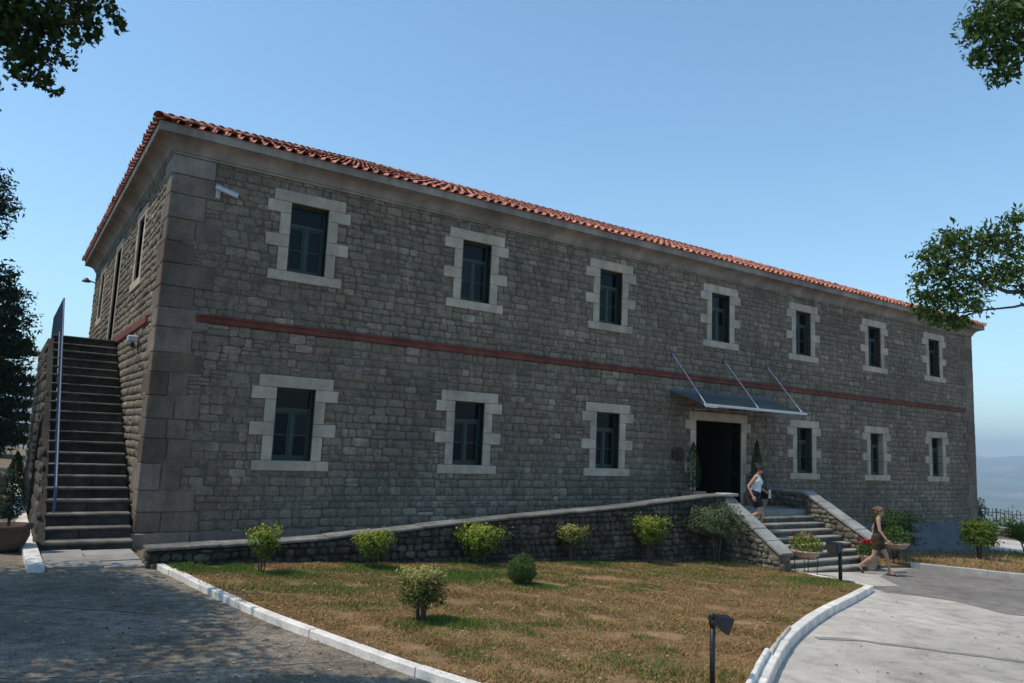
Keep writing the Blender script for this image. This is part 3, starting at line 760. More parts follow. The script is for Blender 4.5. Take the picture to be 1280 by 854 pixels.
def parapet(x0, x1, ya, za, yb, zb, ystart, capstart, seed):
    """core prism with sloped top from (ya,za) down to (yb,zb), level from ystart to ya"""
    zb2 = -1.6
    c = MB().prism([(ystart, zb2), (yb, zb2), (yb, zb-.06), (ya, za-.06), (ystart, za-.06)], 0, x0, x1)
    co_ = c.build('parapet', 'mortar', es)
    def zt(y): return za if y > ya else za+(y-ya)/(yb-ya)*(zb-za)
    its = []
    for side in (0, 1):
        for (u, v_, wd, h) in lay_courses(yb+.02, ystart, -1.3, za, [], .12, .22, .13, .33, seed+side, wav=.08):
            t_ = min(zt(u-wd/2), zt(u+wd/2))-.065
            if v_-h/2 > t_-.07: continue
            if v_+h/2 > t_: h2 = t_-(v_-h/2); v_ = v_-h/2+h2/2; h = h2
            if h < .06: continue
            m = MX_left(u, v_, x0) if side == 0 else Matrix.Translation((x1, u, v_)) @ Matrix.Rotation(R_(90), 4, 'Z')
            its.append((m, wd, .055, h))
    for (u, v_, wd, h) in lay_courses(x0+.01, x1-.01, -1.3, zb-.07, [], .15, .25, .18, .26, seed+2): its.append((MX_front(u, v_, yb), wd, .04, h))
    place_stones(its, co_, VAR_FIELD, 'field_a', 300)
    r = np.random.default_rng(seed)
    if capstart - ya > .3:
        n = max(1, int((capstart-ya)/.7))
        for i in range(n):
            a = ya+(capstart-ya)*i/n; b = ya+(capstart-ya)*(i+1)/n
            MB().box((x0-.05, a+.006, za-.06), (x1+.05, b-.006, za+.02), .012).build('cap_stone', 'cap', co_)
    L_ = math.hypot(ya-yb, za-zb); ang = math.atan2(za-zb, ya-yb); n = 5
    e = [0]+sorted([(i+1)/n+r.normal(0, .025) for i in range(n-1)])+[1]
    for a, b in zip(e, e[1:]):
        m = Matrix.Translation((0, yb, zb-.06)) @ Matrix.Rotation(ang, 4, 'X')
        MB().box((x0-.05+r.normal(0, .006), a*L_+.006-.06*(a == 0), .0), (x1+.05+r.normal(0, .006), b*L_-.006, .085+r.normal(0, .006)), .012, m).build('cap_stone', 'cap', co_)
parapet(11.80, EX0, -2.34, 1.29, -4.5, -.08, -2.26, -2.27, 51)
MB().box((11.74, WY-.075, 1.23), (12.3, -2.345, 1.312), .014).build('cap_stone', 'cap', es)
parapet(EX1, 17.25, -1.72, 1.30, -4.0, .04, -.02, -.10, 61)

# ================================================================== TERRAIN, PATHS, LAWNS
def terrain():
    nr, na = 90, 180
    rad = np.concatenate([[0], np.geomspace(6, 12500, nr)]); ang = np.linspace(0, 2*np.pi, na, endpoint=False)
    Rr, Aa = np.meshgrid(rad, ang, indexing='ij'); X = 10+Rr*np.cos(Aa); Y = Rr*np.sin(Aa)
    dx = np.maximum(np.maximum(-70-X, X-53.5), 0); dy = np.maximum(np.maximum(-70-Y, Y-70), 0); d = np.hypot(dx, dy)
    Z = gzn(X)-.02-330*(1-np.exp(-d/600))
    def nz(s, seed):
        r = np.random.default_rng(seed); o = 0
        for i in range(10):
            k = r.normal(0, 1, 2)*s; o = o+np.sin(X*k[0]+Y*k[1]+r.random()*6.28)
        return o/3.2
    far = np.clip((Rr-2200)/5500, 0, 1)
    Z += far**1.3*(455+55*nz(.0007, 1)+32*nz(.0019, 2)+12*nz(.006, 8))*1.0
    Z += np.clip((Rr-1200)/1000, 0, 1)*(28*nz(.0022, 3)+12*nz(.006, 4))
    Z -= np.clip((Rr-9500)/3000, 0, 1)*330
    V = np.stack([X, Y, Z], -1).reshape(-1, 3); F = []
    idx = np.arange(V.shape[0]).reshape(nr+1, na)
    a = idx[:-1]; b = idx[1:]; F = np.stack([a, b, np.roll(b, -1, 1), np.roll(a, -1, 1)], -1).reshape(-1, 4)
    o = link('terrain', np_mesh('terrain', V, F, 'hill', smooth=True)); o['kind'] = 'structure'
terrain()
def sheet(name, poly, m, dz, step=1.2, thick=0, bumpy=0.0, kind='structure', inner=True):
    P = [Vector(p) for p in poly]; n = len(P); pts = []
    for i in range(n):
        a, b = P[i], P[(i+1) % n]; k = max(1, int((b-a).length/step))
        for j in range(k): pts.append(a+(b-a)*j/k)
    ne = len(pts)
    def inside(x, y):
        c = False; j = ne-1
        for i in range(ne):
            if (pts[i].y > y) != (pts[j].y > y) and x < (pts[j].x-pts[i].x)*(y-pts[i].y)/(pts[j].y-pts[i].y)+pts[i].x: c = not c
            j = i
        return c
    x0, x1 = min(p.x for p in pts), max(p.x for p in pts); y0, y1 = min(p.y for p in pts), max(p.y for p in pts)
    V = list(pts)
    if inner:
        x = x0+step/2
        while x < x1:
            y = y0+step/2
            while y < y1:
                if inside(x, y): V.append(Vector((x+random.uniform(-.2, .2)*step*.5, y+random.uniform(-.2, .2)*step*.5)))
                y += step
            x += step
    vo, eo, fo, _, _, _ = delaunay_2d_cdt([Vector((v.x, v.y)) for v in V], [], [list(range(ne))], 1, 1e-5)
    def zf(v):
        return gz(v.x)+dz+bumpy*(math.sin(v.x*2.1+v.y*1.3)+math.sin(v.x*.9-v.y*2.4+1)+.6*math.sin(v.x*4.1+v.y*3.7))
    mb = MB(); mb.add([(v.x, v.y, zf(v)) for v in vo], [tuple(f) for f in fo])
    if thick:
        for i in range(ne):
            a, b = pts[i], pts[(i+1) % ne]
            mb.add([(a.x, a.y, zf(a)), (b.x, b.y, zf(b)), (b.x, b.y, zf(b)-thick), (a.x, a.y, zf(a)-thick)], [(0, 1, 2, 3)])
    o = mb.build(name, m, None, smooth=False)
    if kind: o['kind'] = kind
    return o
# near ground of the plateau (dry earth), concrete forecourt, darker old concrete, left path
sheet('ground', [(-70, -70), (53, -70), (53, 70), (-70, 70)], 'dryground', 0, 6)
sheet('path', [(-1.5, -30), (-1.2, -9.5), (11.9, -6.5), (12.4, -4.0), (19.9, -3.9), (25, -8.2), (45, -20), (45, -32)], 'path', .008, 1.5)
sheet('old_path', [(12.5, -6.35), (14.0, -6.5), (15.3, -5.2), (17.4, -4.3), (19.55, -3.9), (21.9, -6.2), (27, -11.0), (30, -18), (22, -17), (16.0, -12.4), (13.6, -10.8), (12.6, -9.6), (13.1, -8.3), (12.5, -7.0)], 'oldpath', .012, 1.0)
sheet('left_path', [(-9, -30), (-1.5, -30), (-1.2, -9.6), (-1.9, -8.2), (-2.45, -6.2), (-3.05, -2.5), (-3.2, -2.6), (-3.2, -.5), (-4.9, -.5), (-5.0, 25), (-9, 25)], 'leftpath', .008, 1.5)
sheet('back_path', [(35.2, -1.0), (49.3, -3), (49.3, 9), (34.5, 4.0)], 'path', .008, 2)
LK = [(-3.06, -2.42), (-2.80, -4.3), (-2.50, -6.2), (-2.28, -7.3), (-2.04, -8.19), (-1.74, -9.38), (-1.46, -10.3), (-1.1, -11.2), (-.6, -11.95), (.1, -12.25)]
RK = [(12.02, -6.86), (9.9, -7.75), (7.66, -8.62), (6.2, -9.25), (4.81, -9.92), (3.5, -10.62), (2.24, -11.4), (1.2, -12.05), (.1, -12.25)]
lawn_poly = [(-3.0, WY)]+LK[1:]+RK[::-1][1:]+[(12.35, -6.3), (12.40, -4.45), (11.9, -4.5), (11.9, WY)]
lawn_poly = [(x-.0, y) for x, y in lawn_poly]
sheet('lawn', lawn_poly, 'lawn', .085, .45, .3, .012)
dry_poly = [(17.3, -.1), (17.3, -3.75), (19.5, -3.7), (24, -7.8), (33, -15), (46, -22), (49, -3.2), (35, -1.2), (33.5, 3), (33, -.1)]
sheet('dry_lawn', dry_poly, 'lawn', .06, 1.0, .2, .012)
def joint(pts, wd):
    mb = MB(); r = np.random.default_rng(len(pts)*7+int(abs(pts[0][0])*10)); P = [Vector(p) for p in pts]; path = []
    for a, b in zip(P, P[1:]):
        n = max(1, int((b-a).length/.18)); path += [a+(b-a)*k/n for k in range(n)]
    path.append(P[-1]); rows = []
    for i, p in enumerate(path):
        d = (path[min(i+1, len(path)-1)]-path[max(i-1, 0)]).normalized(); nn = Vector((-d.y, d.x)); o_ = r.normal(0, .012); w1, w2 = wd*(.3+.8*r.random()), wd*(.3+.8*r.random())
        for q in (p+nn*(o_-w1), p+nn*(o_+w2)): rows.append((q.x, q.y, gz(q.x)+.016))
    mb.add(rows, [(2*i, 2*i+2, 2*i+3, 2*i+1) for i in range(len(path)-1)]); o = mb.build('path_joint', 'joint', None); o['kind'] = 'structure'
joint([(-6.5, -5.0), (-5.37, -5.35), (-3.7, -6.25), (-2.6, -6.35)], .022)
joint([(-6.5, -8.6), (-4.4, -9.0), (-2.05, -9.1)], .014)
joint([(5.4, -9.95), (6.0, -10.2), (7.6, -12.0), (9.0, -13.8)], .11)
joint([(12.3, -7.0), (13.2, -8.0), (12.75, -9.7), (13.6, -10.9), (16, -12.5)], .07)
joint([(12.6, -6.3), (14.2, -6.6), (15.4, -5.3), (17.4, -4.4)], .02)
# paving slabs in front of the side stairs
sbr = np.random.default_rng(77); y = -2.6
pv = tag(empty('stair_apron', (0, 0, 0)), kind='structure')
for row in range(3):
    x = -4.75; h = .66
    while x < -3.25:
        w_ = min(.5+.45*sbr.random(), -3.22-x)
        if -3.22-(x+w_) < .25: w_ = -3.22-x
        zc = gz(x)+.012
        MB().box((x+.008, y+.008, zc-.05), (x+w_-.008, y+h-.008, zc+.018+sbr.normal(0, .003)), .006).build('slab', 'slab', pv)
        x += w_
    y += h+.005

# kerbs
def kerb(name, pts, width, height, m, label, seglen=1.0, dz=0, seed=1, cat='kerb', tilt=0.0):
    root = tag(empty(name, (0, 0, 0)), label, cat)
    r = np.random.default_rng(seed); P = [Vector(p) for p in pts]; path = []
    for a, b in zip(P, P[1:]):
        n = max(1, int((b-a).length/.1))
        for j in range(n): path.append(a+(b-a)*j/n)
    path.append(P[-1]); n = len(path)
    for _ in range(12):   # smooth the bends
        path = [path[0]]+[(path[i-1]+path[i]*2+path[i+1])/4 for i in range(1, n-1)]+[path[-1]]
    i = 0
    while i < n-1:
        k = min(int(seglen*(.85+.3*r.random())/.1), n-1-i)
        if n-1-(i+k) < 3: k = n-1-i
        mid = sorted({i, i+max(1, k//3), i+max(1, 2*k//3), i+k}); mb = MB(); rings = []
        hz = height+r.normal(0, .004); off = r.normal(0, .006)
        for jn, j in enumerate(mid):
            p = path[j]; d = (path[min(j+1, n-1)]-path[max(j-1, 0)]).normalized(); nn = Vector((-d.y, d.x))
            g = .005 if jn == 0 else (-.005 if jn == len(mid)-1 else 0); p = p+d*g
            zz = gz(p.x)+dz; c = .012; ring = []
            for (s, z_) in ((-width/2, -.15), (-width/2, hz-c), (-width/2+c, hz), (width/2-c, hz+tilt), (width/2, hz-c+tilt), (width/2, -.15)):
                q = p+nn*(s+off); ring.append((q.x, q.y, zz+z_))
            rings.append(ring)
        v = [q for g_ in rings for q in g_]; f = []
        for a in range(len(rings)-1):
            for b in range(6): f.append((a*6+b, a*6+(b+1) % 6, (a+1)*6+(b+1) % 6, (a+1)*6+b))
        f.append(tuple(range(6))); f.append(tuple((len(rings)-1)*6+b for b in range(6))[::-1])
        mb.add(v, f); mb.build('kerb_stone', m, root); i += k
    return root
kerb('kerb', LK, .13, .11, 'kerb', 'long white kerb between the lawn and the shaded left path', 1.0, seed=2)
kerb('kerb', RK, .17, .155, 'kerb', 'thick curved white kerb between the lawn and the bright right forecourt', 1.1, seed=3)
kerb('kerb', [(4.92, -9.80), (3.9, -10.36), (3.02, -10.92)], .04, .17, 'tankerb', 'thin leaning strip of pale edging along the inside of the curved kerb', .9, seed=4, dz=.03)
kerb('kerb', [(3.02, -10.86), (2.2, -11.36), (1.33, -11.90)], .06, .21, 'kerb', 'broken white edging strip inside the curved kerb at the front of the lawn', 1.1, seed=8, dz=.03)
kerb('kerb', [(12.36, -4.42), (12.42, -5.4), (12.30, -6.75)], .09, .06, 'kerb', 'low thin white kerb from the foot of the left parapet to the corner of the lawn', 1.0, seed=5, dz=.05)
kerb('kerb', [(19.5, -3.75), (21.8, -6.1), (27, -10.8), (33, -15.5)], .16, .16, 'tankerb', 'pale tan kerb edging the dry grass strip on the right', 2.2, seed=6)
kerb('kerb', [(-4.90, -2.95), (-4.93, -1.0), (-4.95, .5), (-5.0, 16)], .24, .12, 'kerb', 'white kerb running back beside the left side stairs', 1.4, seed=7)

# ================================================================== GRASS
def in_poly(px, py, poly):
    P = np.array(poly); c = np.zeros(len(px), bool); j = len(P)-1
    for i in range(len(P)):
        xi, yi, xj, yj = P[i, 0], P[i, 1], P[j, 0], P[j, 1]
        c ^= ((yi > py) != (yj > py)) & (px < (xj-xi)*(py-yi)/(yj-yi+1e-12)+xi); j = i
    return c
def vnoise(x, y, s, seed):
    r = np.random.default_rng(seed); o = np.zeros_like(x)
    for i in range(12):
        k = r.normal(0, 1, 2)*s; o += np.sin(x*k[0]+y*k[1]+r.random()*6.28)
    return o/2.45
def grass(name, poly, n, dz, green, seed, hmin=.02, hmax=.055, near=None):
    r = np.random.default_rng(seed); P = np.array(poly)
    x = r.uniform(P[:, 0].min(), P[:, 0].max(), n); y = r.uniform(P[:, 1].min(), P[:, 1].max(), n)
    k = in_poly(x, y, poly); x, y = x[k], y[k]
    if near is not None:
        d = np.hypot(x-CAM.x, y-CAM.y); k = r.random(len(x)) < np.clip(near/d, .12, 1); x, y = x[k], y[k]
    n = len(x); g = green(x, y); isg = r.random(n) < np.clip(g, 0, .96)
    cl = vnoise(x, y, 5, seed+4)
    h = (hmin+(hmax-hmin)*r.random(n))*(1+.35*cl)*np.where(isg, 1.25+np.clip(g, 0, 1)*.5, np.where(r.random(n) < .25, 1.2, .75))
    a = r.uniform(0, 6.28, n); wd = (.0028+.0035*r.random(n))*np.where(isg, 1.1, 1.2)*(1+np.hypot(x-CAM.x, y-CAM.y)/16)
    lean = r.uniform(.2, 1.5, n)*h*np.where(isg, .7, 1.6); b = r.uniform(0, 6.28, n)
    z = gzn(x)+dz-.004+.012*(np.sin(x*2.1+y*1.3)+np.sin(x*.9-y*2.4+1)+.6*np.sin(x*4.1+y*3.7))
    V = np.empty((n, 3, 3))
    V[:, 0] = np.stack([x-np.cos(a)*wd, y-np.sin(a)*wd, z], -1); V[:, 1] = np.stack([x+np.cos(a)*wd, y+np.sin(a)*wd, z], -1)
    V[:, 2] = np.stack([x+np.cos(b)*lean, y+np.sin(b)*lean, z+h], -1)
    t = np.where(isg, .78+.22*r.random(n), .62*r.random(n))
    o = link(name, np_mesh(name, V.reshape(-1, 3), np.arange(3*n).reshape(-1, 3), 'grass', t)); o['kind'] = 'stuff'; return o
bush_spots = [(-1.5, -3.66), (.73, -3.3), (3.37, -3.2), (6.04, -3.0), (-.55, -7.9), (2.99, -5.25)]
def green_main(x, y):
    g = np.clip((y+4.1)/.9, 0, 1)*np.where(x < 4.6, .95, .25)*(.55+.5*vnoise(x, y, 1.5, 5))
    for (bx, by) in bush_spots: g = np.maximum(g, .9*np.exp(-(((x-bx-.35)/.75)**2+((y-by+.25)/.42)**2)))
    g = np.maximum(g, 1.1*np.exp(-(((x-2.0)/1.5)**2+((y+4.4)/.75)**2)))
    g = np.maximum(g, .5*np.exp(-(((x+.9)/1.3)**2+((y+5.2)/.8)**2)))
    g = np.maximum(g, .75*np.exp(-(((x-11.2)/1.6)**2+((y+6.0)/.7)**2)))
    g = np.maximum(g, .35*np.exp(-(((x-8.0)/2.0)**2+((y+4.6)/1.0)**2)))
    n2 = vnoise(x, y, 2.6, 9)+.6*vnoise(x, y, 6.5, 10)
    g = np.maximum(g, np.clip((n2-1.1)*.7, 0, .4)); g = np.maximum(g, .04+.07*vnoise(x, y, 1.1, 6))
    return g
grass('grass', lawn_poly, 640000, .085, green_main, 1, .012, .040, near=14)
grass('dry_grass', dry_poly, 160000, .06, lambda x, y: .18+.15*vnoise(x, y, .9, 7), 2, .05, .13, near=14)
def litter(name, polys, n, m, seed):
    r = np.random.default_rng(seed); C = []
    for poly, dz, k in polys:
        P = np.array(poly); x = r.uniform(P[:, 0].min(), P[:, 0].max(), int(n*k)); y = r.uniform(P[:, 1].min(), P[:, 1].max(), int(n*k)); q = in_poly(x, y, poly); x, y = x[q], y[q]
        C.append(np.stack([x, y, gzn(x)+dz+(.012*(np.sin(x*2.1+y*1.3)+np.sin(x*.9-y*2.4+1)+.6*np.sin(x*4.1+y*3.7)) if dz > .05 else 0)], -1))
    C = np.concatenate(C); V, F = leaf_cloud(C, .05, r, flat=5.0, aspect=.6)
    o = link(name, np_mesh(name, V, F, m, r.random(len(C)))); o['kind'] = 'stuff'
# ================================================================== FOLIAGE
def leaf_cloud(C, size, r, out=None, shape='rhomb', aspect=.5, flat=0.0, down=0.0):
    """C: centres (n,3). returns V, F"""
    n = len(C); nrm = r.normal(0, 1, (n, 3)); nrm[:, 2] = np.abs(nrm[:, 2])+flat
    if out is not None: nrm += out*1.1
    nrm /= np.linalg.norm(nrm, axis=1)[:, None]
    t = r.normal(0, 1, (n, 3)); t[:, 2] -= down
    t -= (t*nrm).sum(1)[:, None]*nrm; t /= np.linalg.norm(t, axis=1)[:, None]
    b = np.cross(nrm, t); s = size*(.6+.8*r.random(n))[:, None]
    if shape == 'rhomb':
        V = np.stack([C-t*s*.5, C+b*s*aspect*.5+nrm*s*.08, C+t*s*.5, C-b*s*aspect*.5+nrm*s*.08], 1).reshape(-1, 3)
        F = np.arange(4*n).reshape(-1, 4)
    else:   # lobed leaf, one 10-gon
        out_ = []
        for k, (rad, an) in enumerate([(.5, 0), (.2, .36), (.42, .75), (.18, 1.15), (.36, 1.7), (.30, 3.14), (.36, -1.7), (.18, -1.15), (.42, -.75), (.2, -.36)]):
            out_.append(C+t*s*(rad*math.cos(an))+b*s*(rad*math.sin(an)))
        V = np.stack(out_, 1).reshape(-1, 3); F = np.arange(10*n).reshape(-1, 10)
    return V, F
def leaves_obj(name, C, size, m, parent, r, tintbase=None, **kw):
    V, F = leaf_cloud(C, size, r, **kw)
    n = len(C); t = r.random(n)*.8+.1 if tintbase is None else np.clip(tintbase+r.normal(0, .16, n), 0, 1)
    return link(name, np_mesh(name, V, F, m, t), parent)
litter('fallen_leaves', [(lawn_poly, .105, 1.0), ([(-5.5, -12), (-1.3, -10.4), (-3.2, -2.8), (-5, -2.8)], .018, .35), ([(12.5, -6.5), (2.5, -11.8), (6, -14), (17, -6)], .018, .12)], 2600, 'litter', 61)
def bush(name, label, cat, group, base, h, cz, rad, leafm, n, lsize, shape='box', stems=3, seed=0, ragged=.12, top_bright=.5, stem_r=.016, spread=.10, aspect=.5):
    """cz = height of the crown's underside, rad = (rx, ry)"""
    r = np.random.default_rng(seed); root = tag(empty(name, (base[0], base[1], gz(base[0])+.07)), label, cat, group)
    rz_ = (h-cz)/2; cc = cz+rz_
    d = r.normal(0, 1, (n, 3)); d /= np.linalg.norm(d, axis=1)[:, None]
    if shape in ('box', 'flat'):
        p = 9.0 if shape == 'box' else 5.0
        q = r.uniform(-1, 1, (n*2, 3)); q = q[((np.abs(q)**p).sum(1)**(1/p) < 1)][:n]
        m = np.abs(q).max(1, keepdims=True); q = q*(.45+.55*r.random((len(q), 1)))/np.maximum(m, .45)*np.where(r.random((len(q), 1)) < .6, 1, m)
        q = q*(1+ragged*.55*(np.sin(q[:, :1]*4+seed)+np.sin(q[:, 1:2]*5+seed*2)+np.sin(q[:, 2:]*6+q[:, :1]*3+seed)))
        sp = r.random(len(q)) < .05*ragged/.12; q[sp, 2] += .35*r.random(sp.sum())      # unclipped sprigs
    else:
        f = r.random(n)**.33
        lump = 1+ragged*(np.sin(d[:, 0]*5+seed)+np.sin(d[:, 1]*6+seed*2)+np.sin(d[:, 2]*7+d[:, 0]*4+seed))
        q = d*(f*lump)[:, None]
    if shape == 'flat':   # narrower towards the bottom
        nar = .5+.5*np.clip((q[:, 2]+1)/1.1, 0, 1); q[:, 0] *= nar; q[:, 1] *= nar
    C = q*np.array([rad[0], rad[1], rz_]); C[:, 2] += cc
    # open a few gaps
    gap = vnoise(C[:, 0]*1.0+seed, C[:, 2]*1.0, 9/max(.3, rad[0]), seed)+.5*vnoise(C[:, 1], C[:, 2], 9/max(.3, rad[0]), seed+1)
    C_ = C[gap > -1.15]
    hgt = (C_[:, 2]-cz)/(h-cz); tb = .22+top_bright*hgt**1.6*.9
    dk = np.linalg.norm((C_-np.array([0, 0, cc]))/np.array([rad[0], rad[1], rz_]), axis=1)[:, None]
    out = (C_-np.array([0, 0, cc])); out /= np.linalg.norm(out, axis=1)[:, None]+1e-6
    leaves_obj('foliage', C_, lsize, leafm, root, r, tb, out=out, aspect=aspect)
    if stems:
        for i in range(stems):
            a = 6.28*i/stems+r.random(); mb = MB()
            s0 = Vector((math.cos(a)*.03, math.sin(a)*.03, -.12)); s1 = Vector((math.cos(a)*spread*.7, math.sin(a)*spread*.7, cz*.6)); s2 = Vector((math.cos(a)*spread*1.6, math.sin(a)*spread*1.6, cz+rz_*.7))
            mb.tube([s0, s1, (s1+s2)/2+Vector((r.normal(0, .02), r.normal(0, .02), 0)), s2], [stem_r*1.3, stem_r, stem_r*.8, stem_r*.5], 7)
            for j in range(3):
                e = s2+Vector((r.normal(0, rad[0]*.4), r.normal(0, rad[1]*.4), rz_*.5*r.random())); mb.tube([s1*.4+s2*.6, e], [stem_r*.5, stem_r*.25], 5)
            mb.build('stem', 'bark', root, True)
    return root
G = 'clipped shrubs on the lawn'
bush('shrub', 'narrow loose yellow green shrub nearest the left end of the retaining wall', 'shrub', G, (-1.5, -3.62), .83, .25, (.30, .28), 'leaf_lime', 2200, .055, 'flat', 5, 1, .16, .7, .012, .10)
bush('shrub', 'bright green flat topped shrub on splayed stems, second along the retaining wall', 'shrub', G, (.76, -3.25), .74, .22, (.40, .34), 'leaf_lime', 2300, .055, 'flat', 5, 2, .10, .6, .013, .16)
bush('shrub', 'ragged spiky lime green shrub before the middle of the retaining wall', 'shrub', G, (3.37, -3.1), .88, .27, (.56, .42), 'leaf_lime', 2600, .07, 'flat', 4, 3, .22, .65, .016, .16)
bush('shrub', 'flat clipped shrub with cream flecked leaves standing close to the wall behind the round bush', 'shrub', G, (6.04, -2.95), .95, .42, (.46, .38), 'leaf_var', 2500, .055, 'flat', 4, 4, .07, .75, .016, .12)
bush('shrub', 'bright yellow green rounded shrub on thin stems before the retaining wall', 'shrub', G, (8.5, -3.05), 1.22, .52, (.50, .42), 'leaf_lime', 2800, .06, 'flat', 4, 5, .10, .6, .016, .10)
bush('shrub', 'grey green round headed shrub on a tall trunk against the left stair parapet', 'shrub', G, (10.95, -3.12), 1.60, .68, (.86, .6), 'leaf_grey', 8000, .055, 'ball', 3, 6, .12, .35, .024, .12)
bush('shrub', 'small dark green ball shaped bush sitting on the lawn', 'shrub', G, (2.99, -5.25), .56, -.02, (.30, .30), 'leaf_mid', 8000, .030, 'ball', 3, 7, .05, .2, .02, .04)
bush('shrub', 'nearest cube clipped shrub with cream and yellow tipped leaves in the middle of the lawn', 'shrub', G, (-.52, -7.85), .76, .24, (.29, .28), 'leaf_var', 6500, .040, 'box', 5, 8, .03, .85, .017, .08)
bush('shrub', 'large dark green hedge like shrub beside the right parapet behind the walking woman', 'shrub', 'shrubs by the base of the building', (20.9, -2.5), 1.66, .5, (.95, .6), 'leaf_dark', 9000, .075, 'box', 3, 9, .04, .5, .03, .15)
bush('shrub', 'cube clipped bright green shrub against the blue grey base near the right corner', 'shrub', 'shrubs by the base of the building', (26.9, -2.5), 1.50, .50, (.68, .6), 'leaf_lime', 8000, .085, 'box', 4, 10, .07, .12, .035, .10)
bush('shrub', 'rounded bright green shrub on three stems beyond the right corner of the building', 'shrub', 'shrubs beyond the right corner', (33.2, -1.6), 1.45, .55, (.85, .7), 'leaf_lime', 7000, .09, 'ball', 4, 11, .14, .1, .035, .2)
bush('shrub', 'small darker shrub rising behind the rounded one beyond the right corner', 'shrub', 'shrubs beyond the right corner', (34.6, 1.2), 2.4, 1.1, (.55, .5), 'leaf_mid', 2400, .09, 'ball', 3, 12, .12, .3, .03, .12)
bush('shrub', 'low grey green plant at the right edge of the dry grass strip', 'shrub', 'shrubs beyond the right corner', (32.3, -3.2), .75, .05, (.5, .45), 'leaf_grey', 1500, .10, 'ball', 3, 13, .2, .3, .02, .1)
r_ = np.random.default_rng(88)
for i, (x, y, s, lab) in enumerate([(53.5, 7.5, 1.7, 'green bushes of the slope showing through the fence'), (53.6, 14.5, 2.0, 'leafy bush behind the far end of the fence'), (53.4, 1.0, 1.5, 'leafy bush behind the near right end of the fence')]):
    bush('shrub', lab, 'shrub', 'bushes behind the fence', (x, y), s*.9, -.6, (1.6, 1.8), 'leaf_mid', 1600, .2, 'ball', 2, 20+i, .2, .4, .04, .2)

# conical topiaries in pots
def topiary(x, y, z, h0, h1, rad, label, pot, n=2600, leaf='leaf_dark', seed=1, ls=.045):
    r = np.random.default_rng(seed); root = tag(empty('topiary', (x, y, z)), label, 'potted plant', 'cone clipped topiaries in pots')
    if pot == 'box':
        p = MB(); w = .27
        p.add([(-w*.85, -w*.85, 0), (w*.85, -w*.85, 0), (w*.85, w*.85, 0), (-w*.85, w*.85, 0), (-w, -w, h0-.08), (w, -w, h0-.08), (w, w, h0-.08), (-w, w, h0-.08)], [(0, 3, 2, 1), (0, 1, 5, 4), (1, 2, 6, 5), (2, 3, 7, 6), (3, 0, 4, 7)])
        p.box((-w-.03, -w-.03, h0-.08), (w+.03, w+.03, h0), .015); po = p.build('pot', 'terracotta', root)
        MB().box((-w+.03, -w+.03, h0-.02), (w-.03, w-.03, h0+.01)).build('soil', 'soil', po)
    else:
        p = MB().lathe([(.20, 0), (.29, .10), (.36, .28), (.35, h0-.1), (.40, h0-.06), (.40, h0), (.33, h0), (.31, h0-.08)], n=24); po = p.build('pot', pot, root, True)
        MB().lathe([(.32, h0-.07), (.05, h0-.05)], n=16).build('soil', 'soil', po)
    t = r.random(n); a = r.uniform(0, 6.28, n); k = r.random(n)**.35
    prof = np.interp(t, [0, .1, .25, .6, .9, 1], [.55, .9, 1, .72, .3, .04])*rad*(1+.1*np.sin(a*3+t*9))
    C = np.stack([np.cos(a)*prof*k, np.sin(a)*prof*k, h0+.10+t*(h1-h0-.1)], -1); out = np.stack([np.cos(a), np.sin(a), .3+0*a], -1)
    leaves_obj('foliage', C, ls, leaf, root, r, None, out=out)
    MB().tube([(0, 0, h0-.06), (0, 0, h0+.6)], [.03, .02], 7).build('stem', 'bark', root)
    return root
topiary(12.88, -.45, LAND, .50, 2.05, .27, 'tall conical dark topiary in a square terracotta pot left of the door', 'box', seed=1)
topiary(16.05, -.42, LAND, .45, 2.2, .25, 'tall conical dark topiary standing right of the door behind the descending woman', 'box', seed=2)
topiary(-5.30, -.6, gz(-5.2)+.02, .48, 1.80, .24, 'dark conical bush in a broad round pot at the foot of the left side stairs', 'darkpot', n=3600, seed=3, leaf='leaf_conifer')

def bowl_planter(x, y, label, flowers, seed, leafm='leaf_mid', stand=.42, sc=1.0, spread=.30, ph=.42):
    r = np.random.default_rng(seed); z = gz(x)+.02
    root = tag(empty('bowl_planter', (x, y, z)), label, 'planter', 'bowl planters by the entrance steps')
    R0 = .36*sc
    p = MB().lathe([(.05, stand-.02), (.20*sc, stand), (.32*sc, stand+.10), (R0, stand+.17), (R0+.03, stand+.18), (R0+.03, stand+.225), (R0-.03, stand+.225), (R0-.06, stand+.17)], n=24).build('bowl', 'palepot', root, True)
    MB().lathe([(R0-.05, stand+.18), (.02, stand+.21)], n=16).build('soil', 'soil', p)
    if stand > .2:
        s = MB()
        for k in range(4):
            a = .78+k*1.571; s.tube([(math.cos(a)*.30*sc, math.sin(a)*.30*sc, stand+.08), (math.cos(a)*.27*sc, math.sin(a)*.27*sc, 0)], .011, 6)
        pts = [(math.cos(k*.3927)*.29*sc, math.sin(k*.3927)*.29*sc, stand+.03) for k in range(17)]; s.tube(pts, .010, 6); s.build('stand', 'black', root)
    n = 900; a = r.uniform(0, 6.28, n); q = r.random(n)**.5*spread; hh_ = r.random(n)*ph*(1-.5*(q/spread)**2)
    C = np.stack([np.cos(a)*q*1.15, np.sin(a)*q*1.15, stand+.22+hh_], -1); leaves_obj('foliage', C, .075, leafm, root, r, None, flat=.3)
    if flowers:
        n = 42; a = r.uniform(0, 6.28, n); q = r.random(n)**.5*spread; C = []
        for k in range(3):
            c = np.array([math.cos(a[k])*q[k]*1.1, math.sin(a[k])*q[k]*1.1, stand+.25+ph*(.5+.5*r.random())]); C.append(c+r.normal(0, .028, (22, 3)))
        leaves_obj('flowers', np.concatenate(C), .05, flowers, root, r, None, aspect=.9)
    return root
